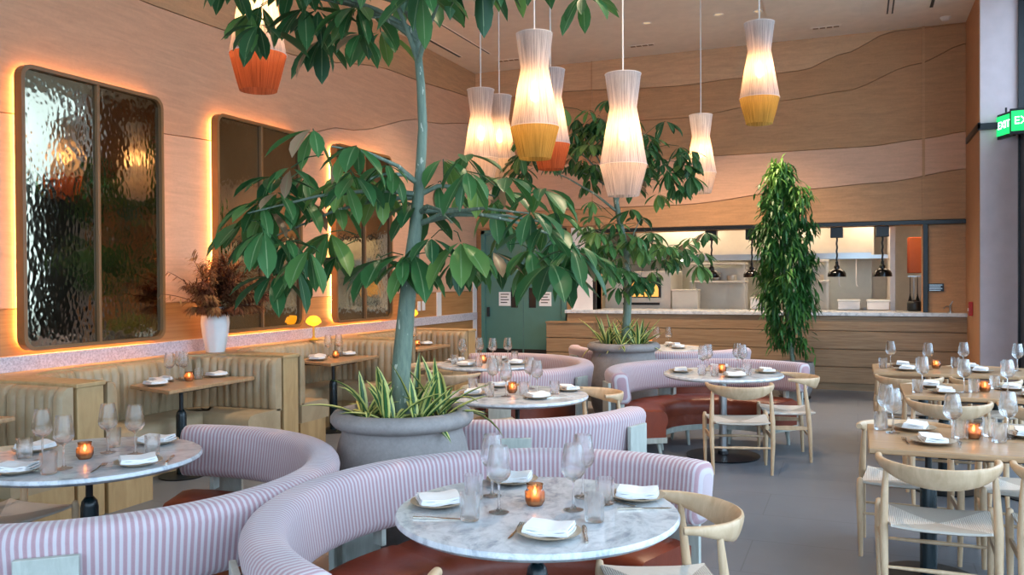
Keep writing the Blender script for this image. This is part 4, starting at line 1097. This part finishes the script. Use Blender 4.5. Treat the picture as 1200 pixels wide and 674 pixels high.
A1 = [(-2.89, 3.54, 1.96), (-2.99, 3.77, 2.05), (-2.78, 3.71, 2.17), (-2.93, 3.83, 1.86), (-2.86, 3.88, 1.70), (-2.46, 3.56, 2.22), (-2.42, 3.60, 2.28), (-2.78, 4.1, 2.09), (-2.56, 3.69, 1.80), (-2.36, 3.75, 2.11), (-2.67, 4.28, 1.9), (-2.38, 3.95, 2.15), (-2.44, 4.24, 2.04), (-2.40, 3.97, 1.76), (-2.1, 4.2, 2.14), (-1.89, 3.87, 1.9), (-2.02, 4.23, 1.76), (-2.0, 4.44, 2.22), (-1.81, 4.23, 2.06), (-1.83, 4.4, 1.84), (-1.88, 4.32, 1.68), (-1.51, 3.95, 1.94), (-1.62, 4.5, 1.83), (-1.53, 4.39, 1.72), (-1.36, 4.23, 1.80), (-1.62, 3.89, 2.08), (-2.76, 3.8, 2.0), (-1.52, 4.51, 1.91), (-1.72, 4.56, 1.75)]
B1 = [(-3.04, 3.81, 3.15), (-2.96, 4.05, 3.14), (-2.78, 3.62, 3.14), (-2.79, 4.0, 3.05), (-2.48, 3.78, 3.06), (-2.66, 4.18, 3.0), (-2.52, 4.19, 3.08), (-2.07, 3.61, 3.02), (-1.94, 3.7, 3.0), (-1.84, 3.82, 3.0), (-2.01, 4.48, 3.25), (-1.65, 4.11, 3.12), (-2.45, 3.99, 2.90), (-2.48, 3.64, 3.14), (-2.18, 3.97, 3.25), (-1.8, 4.0, 3.2), (-2.59, 3.65, 3.08), (-1.54, 4.31, 3.2), (-2.46, 3.93, 3.34), (-2.17, 4.36, 3.49), (-2.98, 3.81, 3.08), (-3.2, 3.9, 3.2)]
tree('tall money tree with drooping palmate leaves in the large planter', T1t, [.062, .057, .052, .048, .043, .036, .028, .025, .023, .021, .016], [((-2.2, 4.1, 2.1), A1, 2, .12), ((-2.2, 4.1, 2.98), [(a, b, c+.13) for a, b, c in B1], 2, .12)], .27, 'money trees in stone planters')
T2t = [(-2.33, 8.93, .80), (-2.3, 8.94, 1.1), (-2.28, 8.95, 1.48), (-2.31, 8.94, 1.94), (-2.38, 8.92, 2.31), (-2.43, 8.9, 2.63), (-2.46, 8.89, 2.95)]
C2 = [(-2.85, 9.09, 3.28), (-2.66, 9.1, 3.42), (-2.43, 9.33, 3.24), (-2.05, 9.14, 3.05), (-1.65, 8.74, 2.82), (-2.75, 9.06, 2.89), (-2.33, 9.33, 2.85), (-1.97, 9.41, 2.75), (-2.49, 8.84, 2.75), (-2.89, 8.84, 3.06), (-1.62, 8.82, 2.68), (-3.38, 8.73, 2.95), (-3.22, 8.63, 2.85), (-2.33, 8.6, 3.22), (-2.03, 8.48, 3.05), (-2.87, 8.99, 2.80), (-2.2, 9.2, 3.0), (-2.6, 9.0, 3.1)]
D2 = [(-2.7, 9.21, 2.15), (-2.12, 8.47, 2.01), (-2.47, 9.09, 1.90), (-1.95, 8.88, 2.02), (-1.65, 8.72, 1.94), (-2.58, 8.5, 1.93), (-2.16, 9.18, 1.80), (-1.70, 9.3, 1.86), (-2.23, 8.37, 2.22), (-2.16, 9.01, 2.24), (-2.35, 8.42, 1.75), (-1.93, 9.15, 1.75), (-2.18, 8.7, 1.66)]
tree('money tree with two tiers of dark leaves in front of the kitchen', T2t, [.05, .046, .042, .036, .03, .024, .016], [((-2.4, 8.9, 2.5), C2, 6, .14), ((-2.32, 8.94, 1.95), D2, 5, .13)], .22, 'money trees in stone planters')

def rosette(c, label, n=20, L=.36, seed=0):
    t = MB()
    for k in range(n):
        a = 2*PI*k/n*1.618+random.uniform(-.2, .2); e = random.uniform(.55, 1.4)
        d = Vector((math.cos(a)*math.cos(e), math.sin(a)*math.cos(e), math.sin(e)))
        leaflet(t, (random.uniform(-.03, .03), random.uniform(-.03, .03), -.01), d, Vector((0, 0, 1)), L*random.uniform(.6, 1.15), .046, random.uniform(.2, 1.7)*(1.5-e*.6), .5, 7, False, .25)
    o = t.build('variegated_dracaena', MAT['varieg'], None, smooth=True, recalc=False, loc=c); tag(o, label, 'plant', 'variegated plants under the trees'); return o
for (px_, py_, z), tag_, s in (((-2.29, 4.06, .86), 'big planter', 1.0), ((-2.33, 8.93, .865), 'smaller tree planter', 1.0)):
    for k, (dx, dy, w) in enumerate(((-.19, -.02, 'left'), (.19, .02, 'right'), (-.05, -.18, 'near left'), (.11, -.15, 'near right'), (-.12, .17, 'far left'), (.06, .19, 'far right'))):
        rx = dx*_cy - dy*_sy; ry = dx*_sy + dy*_cy
        rosette((px_+rx, py_+ry, z), 'variegated yellow-edged plant at the %s of the %s' % (w, tag_), 14 if k < 4 else 10, .40 if k < 2 else .34)

# tall column plant with drooping narrow leaves
t = thing('column_ficus', 'tall narrow column plant with drooping leaves before the counter', 'plant', (-.80, 11.96, .42))
pts = [(0, 0, 0), (-.05, 0, .5), (-.10, 0, 1.2), (-.13, 0, 2.0), (-.15, 0, 2.65)]
MB().tube(pts, [.03, .028, .025, .02, .01], 10).build('trunk', MAT['bark'], t, smooth=True)
fol = MB()
clumps = []
for q in range(64):
    h = .30+2.35*q/63
    rad = .13+.20*math.sin(PI*min(1, (h-.1)/2.75))**.8
    if h > 2.25: rad = .10
    a = q*2.4+random.uniform(-.4, .4)
    clumps.append((-.04-.045*h+rad*random.uniform(.5, 1.15)*math.cos(a), rad*random.uniform(.5, 1.15)*math.sin(a), h+random.uniform(-.05, .12)))
for (cx, cy_, h) in clumps:
    tn = random.uniform(.1, .55)+(.25 if h > 2.2 else 0)
    for k in range(78 if h > .7 else 34):
        a = random.uniform(0, 2*PI); e = random.uniform(-1.45, .2)
        d = Vector((math.cos(a)*math.cos(e)+cx*.8, math.sin(a)*math.cos(e)+cy_*.8, math.sin(e)))
        leaflet(fol, (cx+random.gauss(0, .055), cy_+random.gauss(0, .055), h+random.gauss(0, .07)), d, Vector((0, 0, 1)), random.uniform(.12, .21), .032, random.uniform(.4, 1.5), min(.9, max(.02, tn+random.uniform(-.15, .25))), 3, False, .15)
fol.build('foliage', MAT['leaf2'], t, smooth=True, recalc=False)

# vase with dried grass
vx, vy = -5.70, 6.50
t = thing('ceramic_vase', 'tall white ceramic vase on the oak ledge by the middle mirror', 'vase', (vx, vy, .93))
wob = lambda k, z: 1.12+.025*math.cos(k*PI/3)
MB().lathe([(0, 0), (.074, 0), (.080, .02), (.104, .16), (.116, .28), (.110, .36), (.09, .405), (.076, .43), (.07, .42), (.06, .30), (0, .28)], 48, wob=wob).build('body', MAT['vase'], t, smooth=True)
t = thing('dried_grass_bouquet', 'rust brown dried pampas grass bouquet in the white vase', 'dried flowers', (vx, vy, 1.28))
m = MB()
for k in range(56):
    a = random.uniform(-.5*PI, .5*PI); e = random.uniform(.55, 1.5) if k % 4 else .45; L = random.uniform(.40, .66) if k % 4 else .40
    if k in (0, 1): a, e, L = math.radians(275), .5+.3*k, .80
    d = Vector((math.cos(a)*math.cos(e), math.sin(a)*math.cos(e), math.sin(e))); p = Vector((0, 0, 0)); path = []
    for q in range(9):
        path.append(p.copy()); p = p+d*(L/8); d = (d+Vector((math.cos(a)*.05, math.sin(a)*.05, -.05))).normalized()
    m.tube(path, [.003]*8+[.001], 4); tn = random.uniform(.05, .9)
    for q in range(170 if k > 1 else 16):
        u = random.uniform(.32, 1.0); i = min(7, int(u*8)); b = path[i].lerp(path[i+1], u*8-i) if i < 8 else path[8]
        t2 = (path[i+1]-path[i]).normalized(); aa = random.uniform(0, 2*PI)
        perp = Vector((math.cos(aa), math.sin(aa), random.uniform(-.6, .3)))
        dd = (t2*1.2+perp*.8).normalized()
        leaflet(m, b, dd, Vector((0, 0, 1)), random.uniform(.07, .14), .012, .9, min(.95, max(.02, tn+random.uniform(-.2, .2))), 3, False, 0)
m.build('plumes', MAT['pampas'], t, recalc=False)

# orange lamps on the ledge
ol = None
og = emis('orange_glass_glow', 'ffa020', 2.6)
for (x, y, lab) in ((-5.72, 8.12, 'small orange mushroom lamp on the ledge left of the far mirror'), (-5.72, 10.42, 'small orange mushroom lamp on the ledge right of the far mirror, beside the trunk')):
    if ol is None:
        ol = thing('mushroom_lamp', lab, 'lamp', (x, y, .93), 0, 'orange mushroom lamps on the ledge')
        MB().lathe([(0, 0), (.05, 0), (.052, .012), (.02, .025), (.012, .05), (.012, .16), (0, .16)], 24).build('stem', plain('yellow_lacquer', 'e0a818', .3), ol, smooth=True)
        MB().lathe([(.012, .16), (.055, .175), (.085, .20), (.088, .215), (.07, .25), (.035, .275), (0, .28)], 28).build('glass_cap', og, ol, smooth=True)
    else: copy_tree(ol, (x, y, .93), 0, lab)

# ------------------------------------------------------------------ pendants
def pendant(x, y, zt, tipmat, label, drop=.94):
    t = thing('pendant_lamp', label, 'pendant lamp', (x, y, zt), 0, 'woven hourglass pendant lamps')
    s = drop/.94
    K = [(.138, 0), (.122, -.13), (.105, -.255), (.131, -.40), (.157, -.55), (.183, -.70)]
    MB().lathe([(r, z*s) for r, z in K], 48, caps=False).build('woven_shade', MAT['shade_white'], t, smooth=True)
    MB().lathe([(.183, -.70*s), (.150, -.83*s), (.120, -.94*s)], 48, caps=False).build('lower_shade', tipmat, t, smooth=True)
    MB().tube([(.139*math.cos(a*PI/20), .139*math.sin(a*PI/20), 0) for a in range(41)], .003, 6).build('hoop', MAT['cordw'], t)
    MB().tube([(.184*math.cos(a*PI/20), .184*math.sin(a*PI/20), -.70*s) for a in range(41)], .0025, 6).build('hoop', MAT['cordw'], t)
    MB().tube([(0, 0, -.30), (0, 0, ZC-zt)], .006, 8).build('cord', MAT['cordw'], t)
    MB().box(-.138, .138, -.003, .003, -.02, -.012).build('spider_bar', MAT['cordw'], t)
    MB().lathe([(.055, ZC-zt-.02), (.05, ZC-zt), (0, ZC-zt)], 20).build('ceiling_rose', MAT['white'], t, smooth=True)
    MB().lathe([(0, -.30), (.018, -.30), (.018, -.36), (0, -.36)], 12).build('socket', MAT['white'], t)
    MB().lathe([(0, -.36), (.02, -.39), (.034, -.45), (.03, -.49), (0, -.51)], 12).build('bulb', MAT['bulb'], t, smooth=True)
W, Yl, Rd = MAT['shade_white_low'], MAT['shade_yellow'], MAT['shade_red']
pendant(-3.65, 4.59, 3.80, Rd, 'woven pendant lamp with terracotta base among the top leaves')
pendant(-1.68, 6.46, 3.19, W, 'all white woven pendant lamp in the centre, lowest in front of the tree')
pendant(-2.26, 6.06, 3.46, Yl, 'large woven pendant lamp with yellow base left of the centre')
pendant(-.85, 8.30, 3.99, Yl, 'woven pendant lamp with yellow base nearest the pillar')
pendant(-1.75, 10.42, 3.57, W, 'smallest all white woven pendant lamp above the leaves')
pendant(-3.56, 7.97, 3.54, W, 'white woven pendant lamp over the table before the green doors')
pendant(-3.65, 8.67, 3.62, W, 'white woven pendant lamp half hidden behind another white one')
pendant(-2.70, 7.67, 3.59, Rd, 'woven pendant lamp with terracotta base behind the yellow one')

# ------------------------------------------------------------------ light
w = bpy.data.worlds.new('world'); bpy.context.scene.world = w; w.use_nodes = True
bg = w.node_tree.nodes['Background']; bg.inputs['Color'].default_value = lin('c6d5ea'); bg.inputs['Strength'].default_value = 5.2
def portal(loc, rot, sx, sy):
    l = bpy.data.lights.new('window_portal', 'AREA'); l.shape = 'RECTANGLE'; l.size = sx; l.size_y = sy; l.cycles.is_portal = True
    o = bpy.data.objects.new('window_portal', l); C.objects.link(o); o.location = loc; o.rotation_euler = rot
portal((1.95, 4.0, 2.5), (0, PI/2, 0), 5.0, 15.4)
portal((-1.4, YF-.2, 2.5), (-PI/2+PI, 0, 0), 6.6, 5.0)
def spot(x, y, e, ang=100, col=(1, .74, .5)):  # warm fill beams added at the downlights, whose lenses look unlit
    l = bpy.data.lights.new('downlight_beam', 'SPOT'); l.energy = e; l.spot_size = math.radians(ang); l.spot_blend = .8; l.shadow_soft_size = .06; l.color = col
    o = bpy.data.objects.new('downlight_beam', l); C.objects.link(o); o.location = (x, y, ZC-.03)
for x, y in ((-2.64, 11.43), (-1.69, 11.43), (-1.19, 11.49), (-4.0, 6.5), (-1.2, 5.5), (-4.6, 10.2)): spot(x, y, 260)

sc = bpy.context.scene
sc.view_settings.view_transform = 'Standard'; sc.view_settings.look = 'None'; sc.view_settings.gamma = 1; sc.view_settings.use_curve_mapping = False
sc.view_settings.exposure = 0.43
sc.cycles.use_denoising = True
sc.cycles.max_bounces = 14; sc.cycles.transmission_bounces = 12; sc.cycles.transparent_max_bounces = 24; sc.cycles.diffuse_bounces = 4; sc.cycles.glossy_bounces = 4
sc.cycles.caustics_reflective = False; sc.cycles.caustics_refractive = False
sc.cycles.sample_clamp_indirect = 6
